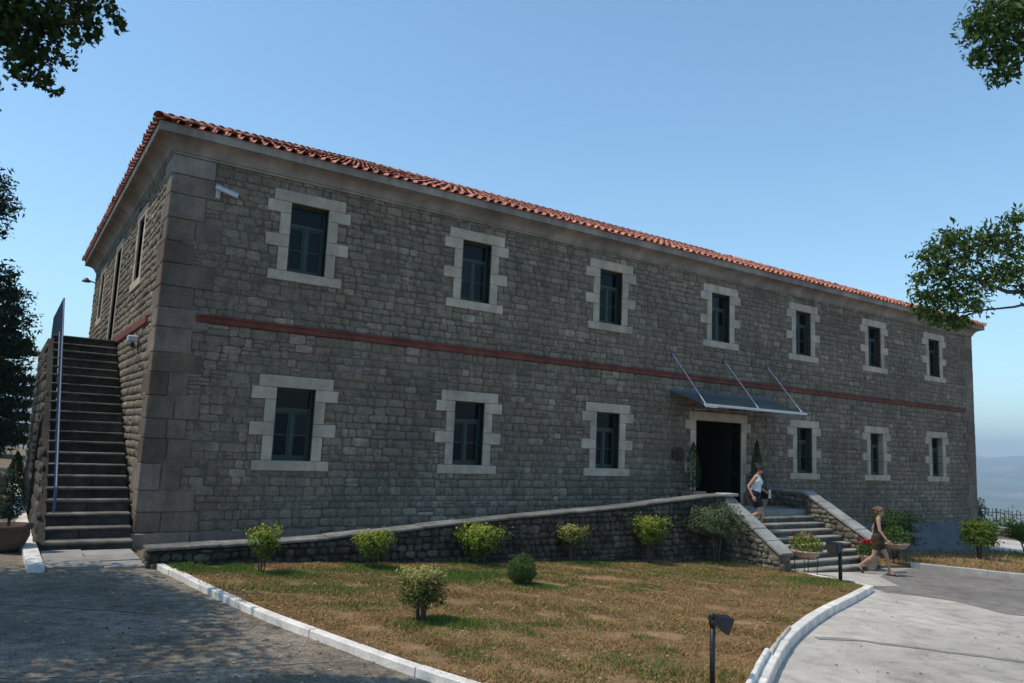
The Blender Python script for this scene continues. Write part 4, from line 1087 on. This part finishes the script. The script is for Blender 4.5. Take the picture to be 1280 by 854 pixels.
bowl_planter(12.62, -4.72, 'bowl planter with green leaves and a few pink flowers beside the left parapet foot', 'petal_pink', 1, 'leaf_lime', spread=.36, ph=.5)
bowl_planter(19.3, -3.4, 'bowl planter of leafy plants on a black stand behind the walking woman', None, 2, stand=.5, sc=1.12, spread=.42, ph=.6)
t = tag(empty('flower_pot', (16.30, -4.28, -.79)), 'terracotta pot of red geraniums at the foot of the right parapet', 'flower pot')
po = MB().lathe([(.15, 0), (.19, .03), (.26, .36), (.29, .37), (.29, .43), (.23, .43), (.22, .36)], n=22).build('pot', 'palepot', t, True)
MB().lathe([(.23, .37), (.02, .40)], n=14).build('soil', 'soil', po)
rr = np.random.default_rng(5); n = 700; a = rr.uniform(0, 6.28, n); q = rr.random(n)**.5*.34
leaves_obj('foliage', np.stack([np.cos(a)*q, np.sin(a)*q, .42+rr.random(n)*.30], -1), .075, 'leaf_mid', t, rr, None, flat=.3)
C = [np.array([math.cos(k)*.3*rr.random(), math.sin(k)*.3*rr.random(), .66+.2*rr.random()])+rr.normal(0, .03, (26, 3)) for k in rr.uniform(0, 6.28, 11)]
leaves_obj('flowers', np.concatenate(C), .055, 'petal_red', t, rr, None, aspect=.9)

# ================================================================== TREES
def limb(mb, pts, r0, r1, n=8): mb.tube(pts, list(np.linspace(r0, r1, len(pts))), n)
def blobs(bl, per, r, flatten=.8):
    C = []
    for (c, rad) in bl:
        k = max(8, int(per*rad**2.0)); d = r.normal(0, 1, (k, 3)); d /= np.linalg.norm(d, axis=1)[:, None]
        f = r.random(k)**.45
        lump = 1+.25*np.sin(d[:, 0]*5+c[0]*7)+.2*np.sin(d[:, 1]*6+c[2]*5)
        C.append(np.array(c)+d*(f*lump)[:, None]*np.array([rad, rad, rad*flatten]))
    return np.concatenate(C)
def crown_blobs(center, R, n, rad, r, zsq=.75, hollow=.45):
    out = []
    for i in range(n):
        d = r.normal(0, 1, 3); d /= np.linalg.norm(d); k = hollow+(1-hollow)*r.random()
        out.append((tuple(np.array(center)+d*np.array([R, R, R*zsq])*k), rad*(.7+.6*r.random())))
    return out
def tree(name, label, base, trunk_top, trunk_r, center, R, nb, brad, per, leafm, lsize, seed, extra=(), limbs=(), shape='rhomb', zsq=.75, aspect=.5, keep=None, down=0.0, extra_per=None, extra_size=None):
    r = np.random.default_rng(seed); z0 = gz(base[0])-.1
    root = tag(empty(name, (base[0], base[1], z0)), label, 'tree', None); o0 = np.array([base[0], base[1], z0])
    mb = MB(); c = np.array(center)
    T = np.array(trunk_top)
    limb(mb, [(0, 0, 0), tuple((T-o0)*.3+np.array([.08, -.05, 0])), tuple((T-o0)*.7+np.array([-.06, .06, 0])), tuple(T-o0)], trunk_r*1.25, trunk_r*.75, 12)
    mb.lathe([(trunk_r*1.9, -.1), (trunk_r*1.5, .12), (trunk_r*1.22, .5)], (0, 0, 0), 12)
    mb.build('trunk', 'bark', root, True)
    bl = crown_blobs(center, R, nb, brad, r, zsq)
    if keep: bl = [b for b in bl if keep(b[0], b[1])]
    lm = MB()
    for b in bl[::max(1, len(bl)//16)]:
        p = np.array(b[0]); m = (T+p)/2+np.array([0, 0, -.25]); limb(lm, [tuple(T-o0), tuple(m-o0), tuple(p-o0)], trunk_r*.42, trunk_r*.08, 7)
    lm.build('limbs', 'bark', root, True)
    C = blobs(bl, per, r)-o0
    leaves_obj('crown', C, lsize, leafm, root, r, None, shape=shape, aspect=aspect, down=down)
    if extra:
        C = blobs(extra, extra_per or per, r)-o0
        leaves_obj('branch_leaves', C, extra_size or lsize, leafm, root, r, None, shape=shape, aspect=aspect, down=down)
    for pts in limbs:
        m2 = MB(); limb(m2, [tuple(np.array(p)-o0) for p in pts[0]], pts[1], pts[2], 7); m2.build('branch', 'bark', root, True)
    return root
LT = [((-5.95, -8.88, 6.48), .35), ((-5.69, -8.92, 6.56), .32), ((-5.43, -8.97, 6.68), .24), ((-5.16, -9.0, 6.73), .13), ((-5.06, -8.97, 6.63), .10), ((-5.30, -8.89, 6.49), .16),
      ((-5.6, -8.83, 6.38), .24), ((-5.88, -8.75, 6.18), .27), ((-5.71, -8.74, 6.16), .17), ((-5.46, -8.73, 6.17), .10), ((-5.82, -8.65, 5.97), .16), ((-5.63, -8.64, 5.96), .12), ((-5.53, -8.6, 5.86), .07),
      ((-6.05, -8.59, 5.80), .09), ((-6.0, -8.82, 6.33), .30), ((-6.3, -8.8, 6.7), .5), ((-6.8, -8.7, 6.8), .7), ((-6.4, -9.3, 7.1), .6), ((-5.7, -9.2, 7.0), .35), ((-5.3, -9.2, 6.95), .25), ((-7.5, -8.4, 7.0), .9)]
tree('oak_tree', 'broadleaf tree on the left whose lobed branch tips hang into the top left corner', (-10.2, -7.6), (-10.0, -7.5, 4.6), .30, (-10.3, -7.0, 8.0), 3.6, 48, 1.1, 200, 'leaf_dark', .17, 31, extra=LT,
     limbs=[([(-10.0, -7.5, 4.6), (-8.4, -8.0, 6.2), (-6.9, -8.6, 6.7), (-5.8, -8.85, 6.45), (-5.2, -8.95, 6.6)], .12, .012), ([(-6.9, -8.6, 6.7), (-6.2, -8.7, 6.4), (-5.65, -8.65, 6.0)], .04, .008)], shape='lobed', extra_per=4200, extra_size=.085,
     keep=lambda c, rad: c[0]+rad < -6.4)
tree('shade_tree', 'dense broadleaf tree left of the path that shades the foot of the side stairs', (-10.0, -3.6), (-9.8, -3.8, 4.0), .28, (-9.3, -4.1, 7.2), 3.3, 70, 1.1, 520, 'leaf_dark', .17, 33,
     keep=lambda c, rad: c[0]+rad < -6.05)
RT = [((4.78, -12.22, 5.3), .26), ((4.77, -12.05, 5.0), .18), ((4.85, -12.46, 5.47), .28), ((4.89, -12.32, 5.07), .33), ((5.03, -12.46, 4.76), .32), ((4.97, -12.66, 5.34), .30), ((5.03, -12.89, 5.48), .26), ((5.14, -13.08, 5.36), .26), ((5.24, -13.07, 5.01), .32),
      ((5.14, -12.82, 4.98), .30), ((5.12, -12.6, 4.60), .2), ((4.93, -12.24, 4.72), .26), ((4.90, -12.09, 4.55), .18), ((5.0, -12.3, 4.42), .2), ((4.92, -12.15, 4.42), .14), ((5.06, -12.45, 4.36), .16), ((4.85, -12.0, 4.55), .12), ((5.09, -13.16, 5.66), .18), ((4.83, -12.02, 4.75), .18), ((5.36, -13.2, 4.72), .18), ((5.6, -13.4, 5.2), .4), ((6.0, -13.7, 5.4), .5), ((6.5, -14.1, 5.6), .6)]
RT2 = [((3.34, -13.51, 7.48), .22), ((3.34, -13.68, 7.62), .30), ((3.45, -13.83, 7.5), .34), ((3.61, -13.88, 7.24), .30), ((3.54, -13.66, 7.24), .26), ((3.47, -13.5, 7.22), .17), ((3.66, -13.72, 7.02), .18), ((3.62, -13.6, 6.98), .12), ((3.5, -13.97, 7.65), .32), ((4.2, -14.3, 7.5), .5), ((4.9, -14.8, 7.4), .7), ((3.6, -13.9, 8.0), .4)]
tree('locust_tree', 'fine leaved tree at the right edge with branches reaching in front of the roof end', (9.4, -17.4), (9.2, -17.2, 4.4), .26, (9.2, -17.0, 7.6), 3.3, 50, 1.1, 330, 'leaf_mid', .15, 35, extra=RT+RT2,
     limbs=[([(9.2, -17.2, 4.4), (7.6, -15.4, 4.9), (6.0, -13.8, 4.75), (5.25, -12.95, 4.75), (4.9, -12.4, 5.1)], .09, .008), ([(6.0, -13.8, 4.75), (5.4, -13.25, 5.1), (5.05, -12.8, 5.4)], .035, .006), ([(5.7, -13.5, 4.72), (5.3, -13.0, 4.55), (5.0, -12.3, 4.5)], .025, .006),
            ([(9.2, -17.2, 5.2), (6.6, -15.4, 6.9), (4.6, -14.3, 7.3), (3.5, -13.7, 7.4)], .08, .008)], extra_per=4600, extra_size=.085, aspect=.36, down=.6,
     keep=lambda c, rad: (c[0]+5.6)*(-.37)+(c[1]+17.5)*.93+rad < -1.0)
tree('shade_tree', 'unseen broadleaf tree added farther along the left path to darken the ground beside the stair flank', (-10.2, 9.5), (-10.0, 9.2, 4.0), .26, (-9.7, 9.0, 7.0), 3.0, 60, 1.1, 420, 'leaf_dark', .17, 37,  # added out of view so its crown shades the far left path
     keep=lambda c, rad: c[0]+rad < -6.15)
# layered dark conifers beyond the side stairs
def conifer(label, x, y, h, rad, seed, tiers=13, lean=0.0, z0=None):
    r = np.random.default_rng(seed); zb = gz(x) if z0 is None else z0; root = tag(empty('cedar_tree', (x, y, zb-.1)), label, 'tree', 'dark conifers behind the side stairs')
    MB().tube([(0, 0, 0), (.1, 0, h*.5), (lean, 0, h)], [.32, .2, .03], 10).build('trunk', 'bark', root, True)
    lm = MB(); C = []
    for i in range(tiers):
        t = i/(tiers-1); z = h*(.12+.86*t); rr_ = rad*(1-t*.82)*(.8+.4*r.random()); nb = int(7+5*(1-t))
        for k in range(nb):
            a = r.uniform(0, 6.28); L_ = rr_*(.65+.45*r.random()); e = Vector((math.cos(a)*L_+lean*t, math.sin(a)*L_, z-.06*L_+r.normal(0, .15)))
            lm.tube([(lean*t, 0, z), ((e.x+lean*t)/2, e.y/2, z+.1), tuple(e)], [.06, .04, .01], 5)
            m = int(330*L_/2.5)+50; s = r.random(m)**.6
            w_ = .16+.40*L_/2.5*(1-np.abs(s-.62))
            C.append(np.stack([lean*t+(e.x-lean*t)*s+r.normal(0, 1, m)*w_*.5, e.y*s+r.normal(0, 1, m)*w_*.5, z+(e.z-z)*s+r.normal(0, .11, m)+.05], -1))
    lm.build('limbs', 'bark', root)
    leaves_obj('crown', np.concatenate(C), .26, 'leaf_conifer', root, r, None, aspect=.35)
    return root
PB = [((-7.4, 20, 12.0), 1.15), ((-8.6, 20, 12.4), 1.4), ((-6.7, 19.6, 11.2), .75), ((-7.0, 20.4, 10.4), .9), ((-8.4, 20, 10.6), 1.4), ((-10, 20, 12.8), 1.6), ((-10.3, 21, 11), 1.7), ((-9.6, 20, 14.2), 1.5), ((-11.5, 20, 12), 1.7), ((-12, 20, 10), 1.6),
      ((-6.5, 20, 8.4), .85), ((-5.9, 19.8, 7.6), .75), ((-7.2, 20, 7.8), 1.1), ((-5.75, 20.2, 6.6), .85), ((-7.0, 20.3, 6.2), 1.2), ((-5.5, 20, 5.5), .85), ((-6.6, 20, 4.7), 1.2), ((-5.6, 20.2, 4.2), .9), ((-5.6, 20, 3.0), .9), ((-6.9, 20, 3.2), 1.2), ((-5.7, 20, 1.8), .9), ((-7.0, 20, 1.6), 1.2),
      ((-8.6, 20, 8.2), 1.3), ((-8.8, 20, 6.0), 1.4), ((-8.8, 20, 3.8), 1.3), ((-8.6, 20, 1.8), 1.2), ((-10.4, 20.5, 8.2), 1.5), ((-10.8, 20, 6), 1.5), ((-10.6, 20, 3.6), 1.5)]
tree('pine_tree', 'tall dark clumpy pine filling the left edge of the view behind the stairs', (-9.4, 20.3), (-9.3, 20.1, 11.0), .34, (-10.5, 20.5, 12.5), 3.0, 10, 1.1, 260, 'leaf_conifer', .20, 51, extra=PB, extra_per=1000, extra_size=.22, aspect=.35,
     limbs=[([(-9.35, 20.2, z0_), (-7.6, 20.1, z0_+.5), (-6.0, 20, z0_+.4)], .09, .02) for z0_ in (3.4, 5.8, 7.4, 10.4)])
conifer('distant conifer whose branch tip shows above the top of the side stairs', -6.4, 44.0, 11.0, 5.2, 3)

bush('hedge_shrub', 'tall dark evergreen shrub mass at the left edge under the pine', 'shrub', 'dark shrubs beyond the side stairs', (-8.4, 12.5), 2.2, .05, (2.0, 1.6), 'leaf_conifer', 9000, .2, 'ball', 3, 41, .14, .2, .06, .3)
bush('hedge_shrub', 'lower dark shrub behind the foot of the stair flank', 'shrub', 'dark shrubs beyond the side stairs', (-7.2, 27.0), 3.6, .1, (1.9, 2.2), 'leaf_conifer', 8000, .2, 'ball', 3, 42, .14, .2, .06, .3)
# ================================================================== FENCE, LAMPS
fe = tag(empty('iron_fence', (50, -14, 0)), 'dark iron picket fence on a low stone wall at the edge of the terrace', 'fence')
zf = gz(50)
bs = MB().box((-.2, 0, -.4), (.2, 60, .62)); base_w = bs.build('base_wall', 'mortar', fe, loc=(0, 0, zf))
its = [(MX_left(u, v_, -.2), wd, .05, h) for (u, v_, wd, h) in lay_courses(0, 60, -.1, .58, [], .2, .3, .3, .7, 71)]
place_stones(its, base_w, VAR_FIELD, 'field_a', 0)
MB().box((-.26, 0, .62), (.26, 60, .70), .01).build('coping', 'cap', fe, loc=(0, 0, zf))
pk = MB()
y = .1
while y < 60:
    pk.box((-.014, y-.014, .70), (.014, y+.014, 1.75)); pk.add([(-.025, y-.025, 1.75), (.025, y-.025, 1.75), (.025, y+.025, 1.75), (-.025, y+.025, 1.75), (0, y, 1.9)], [(0, 1, 4), (1, 2, 4), (2, 3, 4), (3, 0, 4)]); y += .24
o = pk.build('pickets', 'black', fe, loc=(0, 0, zf)); o['kind'] = 'stuff'
for z_ in (.85, 1.6): MB().box((-.02, 0, z_-.02), (.02, 60, z_+.02)).build('rail', 'black', fe, loc=(0, 0, zf))
for k in range(21): MB().box((-.03, k*3-.03, .70), (.03, k*3+.03, 1.9), .008).build('post', 'black', fe, loc=(0, 0, zf))

def flood_lamp(x, y, h, aim, label, s=1.0, base=.085):
    t = tag(empty('flood_lamp', (x, y, gz(x)+base)), label, 'lamp', 'black garden flood lamps')
    MB().tube([(0, 0, -.15), (0, 0, h-.02)], .030*s, 12).build('post', 'black', t, True)
    MB().lathe([(.042*s, 0), (.042*s, .05*s), (.036*s, .06*s)], (0, 0, h-.06*s), 14).build('collar', 'black', t, True)
    d = Vector(aim).normalized(); q = d.to_track_quat('Y', 'Z').to_matrix().to_4x4(); q.translation = Vector((0, 0, h+.015*s))
    b = MB(); w0_, w1_, h0_, h1_ = .05*s, .105*s, .045*s, .085*s
    v = [(-w0_, .0, -h0_), (w0_, .0, -h0_), (w0_, .0, h0_), (-w0_, .0, h0_), (-w1_, .16*s, -h1_), (w1_, .16*s, -h1_), (w1_, .16*s, h1_), (-w1_, .16*s, h1_)]
    b.add([tuple(q @ Vector(p)) for p in v], [(0, 1, 2, 3), (0, 4, 5, 1), (1, 5, 6, 2), (2, 6, 7, 3), (3, 7, 4, 0), (4, 7, 6, 5)])
    hd = b.build('housing', 'black', t)
    MB().box((-w1_-.008, .16*s, -h1_-.008), (w1_+.008, .19*s, h1_+.008), .006, q).box((-.03*s, -.05*s, -.03*s), (.03*s, .0, .03*s), .008, q).build('rim', 'black', hd)
    MB().box((-w1_+.012, .19*s, -h1_+.012), (w1_-.012, .194*s, h1_-.012), 0, q).build('lens', 'lamp_glass', hd)
    MB().tube([tuple(q @ Vector((-w0_-.02*s, .03*s, 0))), tuple(q @ Vector((w0_+.02*s, .03*s, 0)))], .014*s, 8).build('hinge', 'black', hd)
    return t
flood_lamp(1.17, -11.55, .73, (.80, -.42, -.34), 'black flood lamp on a post at the front edge of the lawn')
flood_lamp(12.10, -6.05, .86, (-.9, .15, -.22), 'small black flood lamp at the far right corner of the lawn facing left', 1.55)
# pale boulder by the left path
t = tag(empty('boulder', (-5.75, 13.0, gz(-5.5))), 'pale boulder beside the left path behind the potted cone bush', 'boulder')
V, F = stone_variant(55, .25, .3, .16, .25)
o = link('rock', np_mesh('rock', V*np.array([1.1, .5, .8])+np.array([0, 0, .3]), F, 'field_o', smooth=True), t)

# ================================================================== PEOPLE
def capsule(mb, p0, p1, r0, r1, n=10):
    p0 = Vector(p0); p1 = Vector(p1); d = p1-p0
    if d.length < 1e-5: d = Vector((0, 0, 1e-4)); p1 = p0+d
    d.normalize(); a = d.cross(Vector((0, 0, 1)) if abs(d.z) < .9 else Vector((1, 0, 0))).normalized(); b = d.cross(a)
    rings = [(p0, r0, t) for t in (-80, -50, -20)]+[(p1, r1, t) for t in (20, 50, 80)]; v = []; f = []
    for (p, r, t) in rings:
        c, s = math.cos(R_(t)), math.sin(R_(t))
        for k in range(n):
            q = 2*math.pi*k/n; v.append(tuple(p+d*(r*s)+(a*math.cos(q)+b*math.sin(q))*(r*c)))
    for i in range(len(rings)-1):
        for k in range(n): f.append((i*n+k, i*n+(k+1) % n, (i+1)*n+(k+1) % n, (i+1)*n+k))
    f.append(tuple(range(n))[::-1]); f.append(tuple((len(rings)-1)*n+k for k in range(n)))
    mb.add(v, f)
def fuse(name, caps, m, parent, voxel, smooth=6):
    mb = MB()
    for c in caps: capsule(mb, *c)
    o = mb.build(name+'_raw', m, None)
    rm = o.modifiers.new('r', 'REMESH'); rm.mode = 'VOXEL'; rm.voxel_size = voxel
    sm = o.modifiers.new('s', 'SMOOTH'); sm.factor = .5; sm.iterations = smooth
    dg = bpy.context.evaluated_depsgraph_get(); me = bpy.data.meshes.new_from_object(o.evaluated_get(dg)); me.name = name
    old = o.data; bpy.data.objects.remove(o); bpy.data.meshes.remove(old)
    me.polygons.foreach_set('use_smooth', [True]*len(me.polygons))
    if not me.materials: me.materials.append(mt[m])
    return link(name, me, parent)
def person(loc, rz, label, J, skin, top, bottom, hair, hair_kind, scale, straps=True, skirt=False):
    root = tag(empty('person', loc, rz), label, 'person'); root.scale = (scale,)*3
    V = lambda *p: Vector(p)
    caps = []
    def C(p, q, r0, r1): caps.append((tuple(p), tuple(q), r0, r1))
    lean = J.get('lean', .0); pv_ = V(0, 0, .90)
    def T(x, y, z): return V(x+lean*(z-.9), y, z)        # torso point, leaning forward with height
    # torso
    tor = [(T(-.005, -.065, .90), T(-.005, .065, .90), .105, .105), (T(-.035, -.065, .88), T(-.035, .065, .88), .095, .095), (T(0, -.045, 1.06), T(0, .045, 1.06), .086, .086),
           (T(0, -.055, .92), T(0, -.045, 1.08), .10, .086), (T(0, .055, .92), T(0, .045, 1.08), .10, .086), (T(0, -.045, 1.06), T(.005, -.075, 1.23), .085, .095), (T(0, .045, 1.06), T(.005, .075, 1.23), .085, .095),
           (T(.005, -.07, 1.24), T(.005, .07, 1.24), .095, .095), (T(.062, -.068, 1.215), T(.07, -.066, 1.20), .055, .05), (T(.062, .068, 1.215), T(.07, .066, 1.20), .055, .05)]
    BK = J.get('bulk', 1.12); tor = [(a, b, c*BK, d*BK) for a, b, c, d in tor]
    up_ = [(T(0, -.08, 1.27), T(-.01, -.125, 1.345), .085, .055), (T(0, .08, 1.27), T(-.01, .125, 1.345), .085, .055), (T(-.01, -.13, 1.345), T(-.01, .13, 1.345), .055, .055)]
    caps += [(tuple(a), tuple(b), c, d) for a, b, c, d in tor+up_]
    nk = T(-.005, 0, 1.38); hd = J['head']; H = V(*hd)
    C(nk, H+V(-.015, 0, -.08), .056, .048)
    hp = J.get('headpitch', 0)
    HR = Matrix.Rotation(J.get('headyaw', 0), 3, 'Z') @ Matrix.Rotation(hp, 3, 'Y')
    def Hd(x, y, z): return H+HR @ V(x, y, z)
    C(Hd(-.018, 0, .03), Hd(.005, 0, .025), .088, .085); C(Hd(.02, 0, .02), Hd(.035, 0, -.075), .072, .042); C(Hd(.03, -.02, -.07), Hd(.03, .02, -.07), .043, .043)
    C(Hd(.082, 0, .012), Hd(.103, 0, -.022), .010, .014); C(Hd(.068, 0, -.052), Hd(.070, 0, -.058), .022, .022)
    for s in (-1, 1): C(Hd(-.005, s*.083, .01), Hd(-.002, s*.080, -.025), .018, .012)
    # limbs
    for s, k in ((-1, 'R'), (1, 'L')):
        sh_, el, wr = T(-.01, s*.152, 1.335), V(*J['el'+k]), V(*J['wr'+k])
        C(sh_, (sh_+el)/2, .054, .048); C((sh_+el)/2, el, .048, .038); C(el, (el*2+wr)/3, .037, .036); C((el*2+wr)/3, wr, .036, .025)
        fd = (wr-el).normalized(); fd = (fd+V(*J.get('hd'+k, (0, 0, 0)))).normalized(); sd = V(*J.get('palm'+k, (1, 0, 0))); sd = (sd-fd*sd.dot(fd)).normalized(); nn = fd.cross(sd)*s
        pm = wr+fd*.075
        for q in (-.025, 0, .025): C(wr+fd*.01+sd*q*.5, pm+sd*q, .017, .014)
        for i, (q, L_) in enumerate(((-.031, .052), (-.0105, .066), (.0105, .071), (.031, .064))):
            a = pm+sd*q+fd*.008; b = a+fd*L_*.5+nn*.008; c = b+fd*L_*.33+nn*.024; C(a, b, .0095, .0085); C(b, c, .0085, .007)
        a = wr+fd*.02+sd*.026; b = a+fd*.032+sd*.024+nn*.01; C(a, b, .012, .010); C(b, b+fd*.034+sd*.004+nn*.008, .010, .008)
        hip, kn, an, toe = V(-.005, s*.088, .87), V(*J['kn'+k]), V(*J['an'+k]), V(*J['toe'+k])
        C(hip, (hip+kn)/2, .098, .078); C((hip+kn)/2, kn, .078, .054); C(kn, (kn*2+an)/3+(an-kn).cross(V(0, 1, 0)).normalized()*.012, .048, .050); C((kn*2+an)/3, an, .048, .031)
        dirt = (toe-an); dirt.normalize(); heel = an+V(-.045*dirt.x-.0, 0, -.035)
        C(an, heel, .033, .030); C(heel, toe, .029, .022); C(an, an*.4+toe*.6, .034, .024)
        for q in (-.028, -.010, .008, .024): C(toe+V(0, q, 0), toe+V(dirt.x*.03, q, -.004), .012, .010)
    body = fuse('body', caps, skin, root, .0075, 5)
    # face
    for s in (-1, 1): fuse('eye', [(tuple(Hd(.075, s*.031, .008)), tuple(Hd(.077, s*.029, .008)), .0085, .0085)], 'eye', root, .004, 1)
    fuse('mouth', [(tuple(Hd(.088, -.016, -.052)), tuple(Hd(.088, .016, -.052)), .006, .006)], 'lip', root, .003, 1)
    hc = [(Hd(-.03, 0, .045), Hd(.0, 0, .05), .098, .090), (Hd(-.035, 0, .02), Hd(-.06, 0, -.03), .092, .065), (Hd(.045, -.045, .065), Hd(-.01, -.07, .03), .030, .040), (Hd(.045, .045, .065), Hd(-.01, .07, .03), .030, .040)]
    if hair_kind == 'bun': hc += [(Hd(-.12, 0, .04), Hd(-.14, 0, .03), .050, .042)]
    elif hair_kind == 'top': hc += [(Hd(-.08, 0, .11), Hd(-.11, 0, .10), .050, .040), (Hd(.02, -.02, .10), Hd(.055, .01, .085), .04, .028)]
    fuse('hair', [(tuple(a), tuple(b), c, d) for a, b, c, d in hc], hair, root, .009, 3)
    # clothes
    tc = [(tuple(a), tuple(b), c+.012, d+.012) for a, b, c, d in tor]
    if straps:
        for s in (-1, 1): tc += [(tuple(T(.07, s*.07, 1.27)), tuple(T(.035, s*.085, 1.37)), .026, .022), (tuple(T(.035, s*.085, 1.37)), tuple(T(-.05, s*.085, 1.37)), .022, .022), (tuple(T(-.05, s*.085, 1.37)), tuple(T(-.07, s*.06, 1.26)), .022, .04)]
    fuse('top', tc, top, root, .010, 4)
    bc = [(tuple(T(-.005, -.065, .92)), tuple(T(-.005, .065, .92)), .136, .136), (tuple(T(-.035, -.068, .88)), tuple(T(-.035, .068, .88)), .128, .128)]
    for s, k in ((-1, 'R'), (1, 'L')):
        hip, kn = V(-.005, s*.088, .87), V(*J['kn'+k]); L_ = .50 if not skirt else .45
        bc += [(tuple(hip), tuple(hip+(kn-hip)*L_), .118, .106)]
    if skirt: bc += [(tuple(V(0, -.08, .78)), tuple(V(0, .08, .78)), .115, .115)]
    fuse('skirt' if skirt else 'shorts', bc, bottom, root, .010, 4)
    for k in 'RL':
        an, toe = V(*J['an'+k]), V(*J['toe'+k]); d = (toe-an); d.normalize(); he = an+V(-.045*d.x, 0, -.060)
        fuse('sandal', [(tuple(he), tuple(toe+V(d.x*.03, 0, -.020)), .030, .030), (tuple(toe+V(0, -.03, -.005)), tuple(toe+V(0, .03, -.005)), .020, .020), (tuple(toe+V(-.03*d.x, -.02, .012)), tuple(toe+V(-.03*d.x, .02, .012)), .018, .018)], 'sandal', root, .008, 3)
    return root
J1 = dict(lean=.10, head=(.085, 0, 1.515), headpitch=.45, elR=(-.13, -.21, 1.10), wrR=(-.02, -.23, .87), elL=(.0, .22, 1.10), wrL=(.20, .20, .98), palmR=(1, 0, 0), palmL=(0, -.2, 1), hdL=(.2, 0, .1),
          knL=(.13, .085, .47), anL=(.10, .085, .075), toeL=(.23, .09, .025), knR=(.10, -.085, .47), anR=(-.22, -.085, .30), toeR=(-.13, -.085, .19))
S1 = 1.18; P1 = (13.2, -2.62, LAND-ER*3)
person(P1, math.atan2(-.90, .43), 'woman in a white tank top and navy shorts walking down the entrance steps', J1, 'skin', 'tanktop', 'navy', 'hair_dark', 'top', S1)
J2 = dict(lean=.06, head=(.05, 0, 1.525), headpitch=.22, elR=(.05, -.20, 1.08), wrR=(.20, -.20, .87), elL=(-.12, .20, 1.10), wrL=(-.10, .20, .86), palmR=(1, 0, 0), palmL=(1, 0, 0),
          knL=(.17, .085, .475), anL=(.24, .085, .085), toeL=(.38, .09, .030), knR=(-.10, -.085, .47), anR=(-.42, -.085, .20), toeR=(-.36, -.085, .055))
person((15.75, -4.90, gz(16.0)+.012), math.atan2(-.88, .47), 'woman in a black strapless top and brown patterned mini skirt striding past the steps', J2, 'skin2', 'blackc', 'brownc', 'hair_brown', 'bun', 1.17, straps=False, skirt=True)
# what the descending woman carries
a1 = math.atan2(-.90, .43)
hp_ = Vector(P1)+Matrix.Rotation(a1, 3, 'Z') @ Vector((.30, .20, .93))*S1
t = tag(empty('water_bottle', hp_), 'clear plastic water bottle held in front by the descending woman', 'bottle')
MB().lathe([(.036, -.13), (.040, -.12), (.040, .02), (.034, .05), (.040, .06), (.038, .09), (.016, .125), (.016, .14)], n=16).build('bottle_body', 'bottle', t, True)
MB().lathe([(.019, .138), (.019, .162), (.015, .165)], n=12).build('cap', 'blue', t)
hb = Vector(P1)+Matrix.Rotation(a1, 3, 'Z') @ Vector((.10, .27, .92))*S1
t = tag(empty('shoulder_bag', hb, a1), 'dark shoulder bag hanging at the far side of the descending woman', 'bag')
MB().box((-.17, -.05, -.16), (.17, .05, .12), .035).build('bag_body', 'blackc', t)
MB().tube([(-.12, 0, .10), (-.10, -.05, .45), (.0, -.10, .60), (.10, -.05, .45), (.12, 0, .10)], .012, 6).build('strap', 'blackc', t)

# ================================================================== HAZE (aerial perspective over the valley)
HZ = 2.3e-4
hm = bpy.data.materials.new('haze air'); hm.use_nodes = True; N = hm.node_tree.nodes; N.remove(N['Principled BSDF'])
pvn = N.new('ShaderNodeVolumePrincipled'); pvn.inputs['Color'].default_value = (.70, .86, 1, 1); pvn.inputs['Density'].default_value = HZ; pvn.inputs['Anisotropy'].default_value = 0.0
hm.node_tree.links.new(pvn.outputs[0], N['Material Output'].inputs['Volume'])
hb_ = MB().box((-13500, -13500, -480), (13500, 13500, 340)); ho = hb_.build('haze', hm); ho['kind'] = 'stuff'
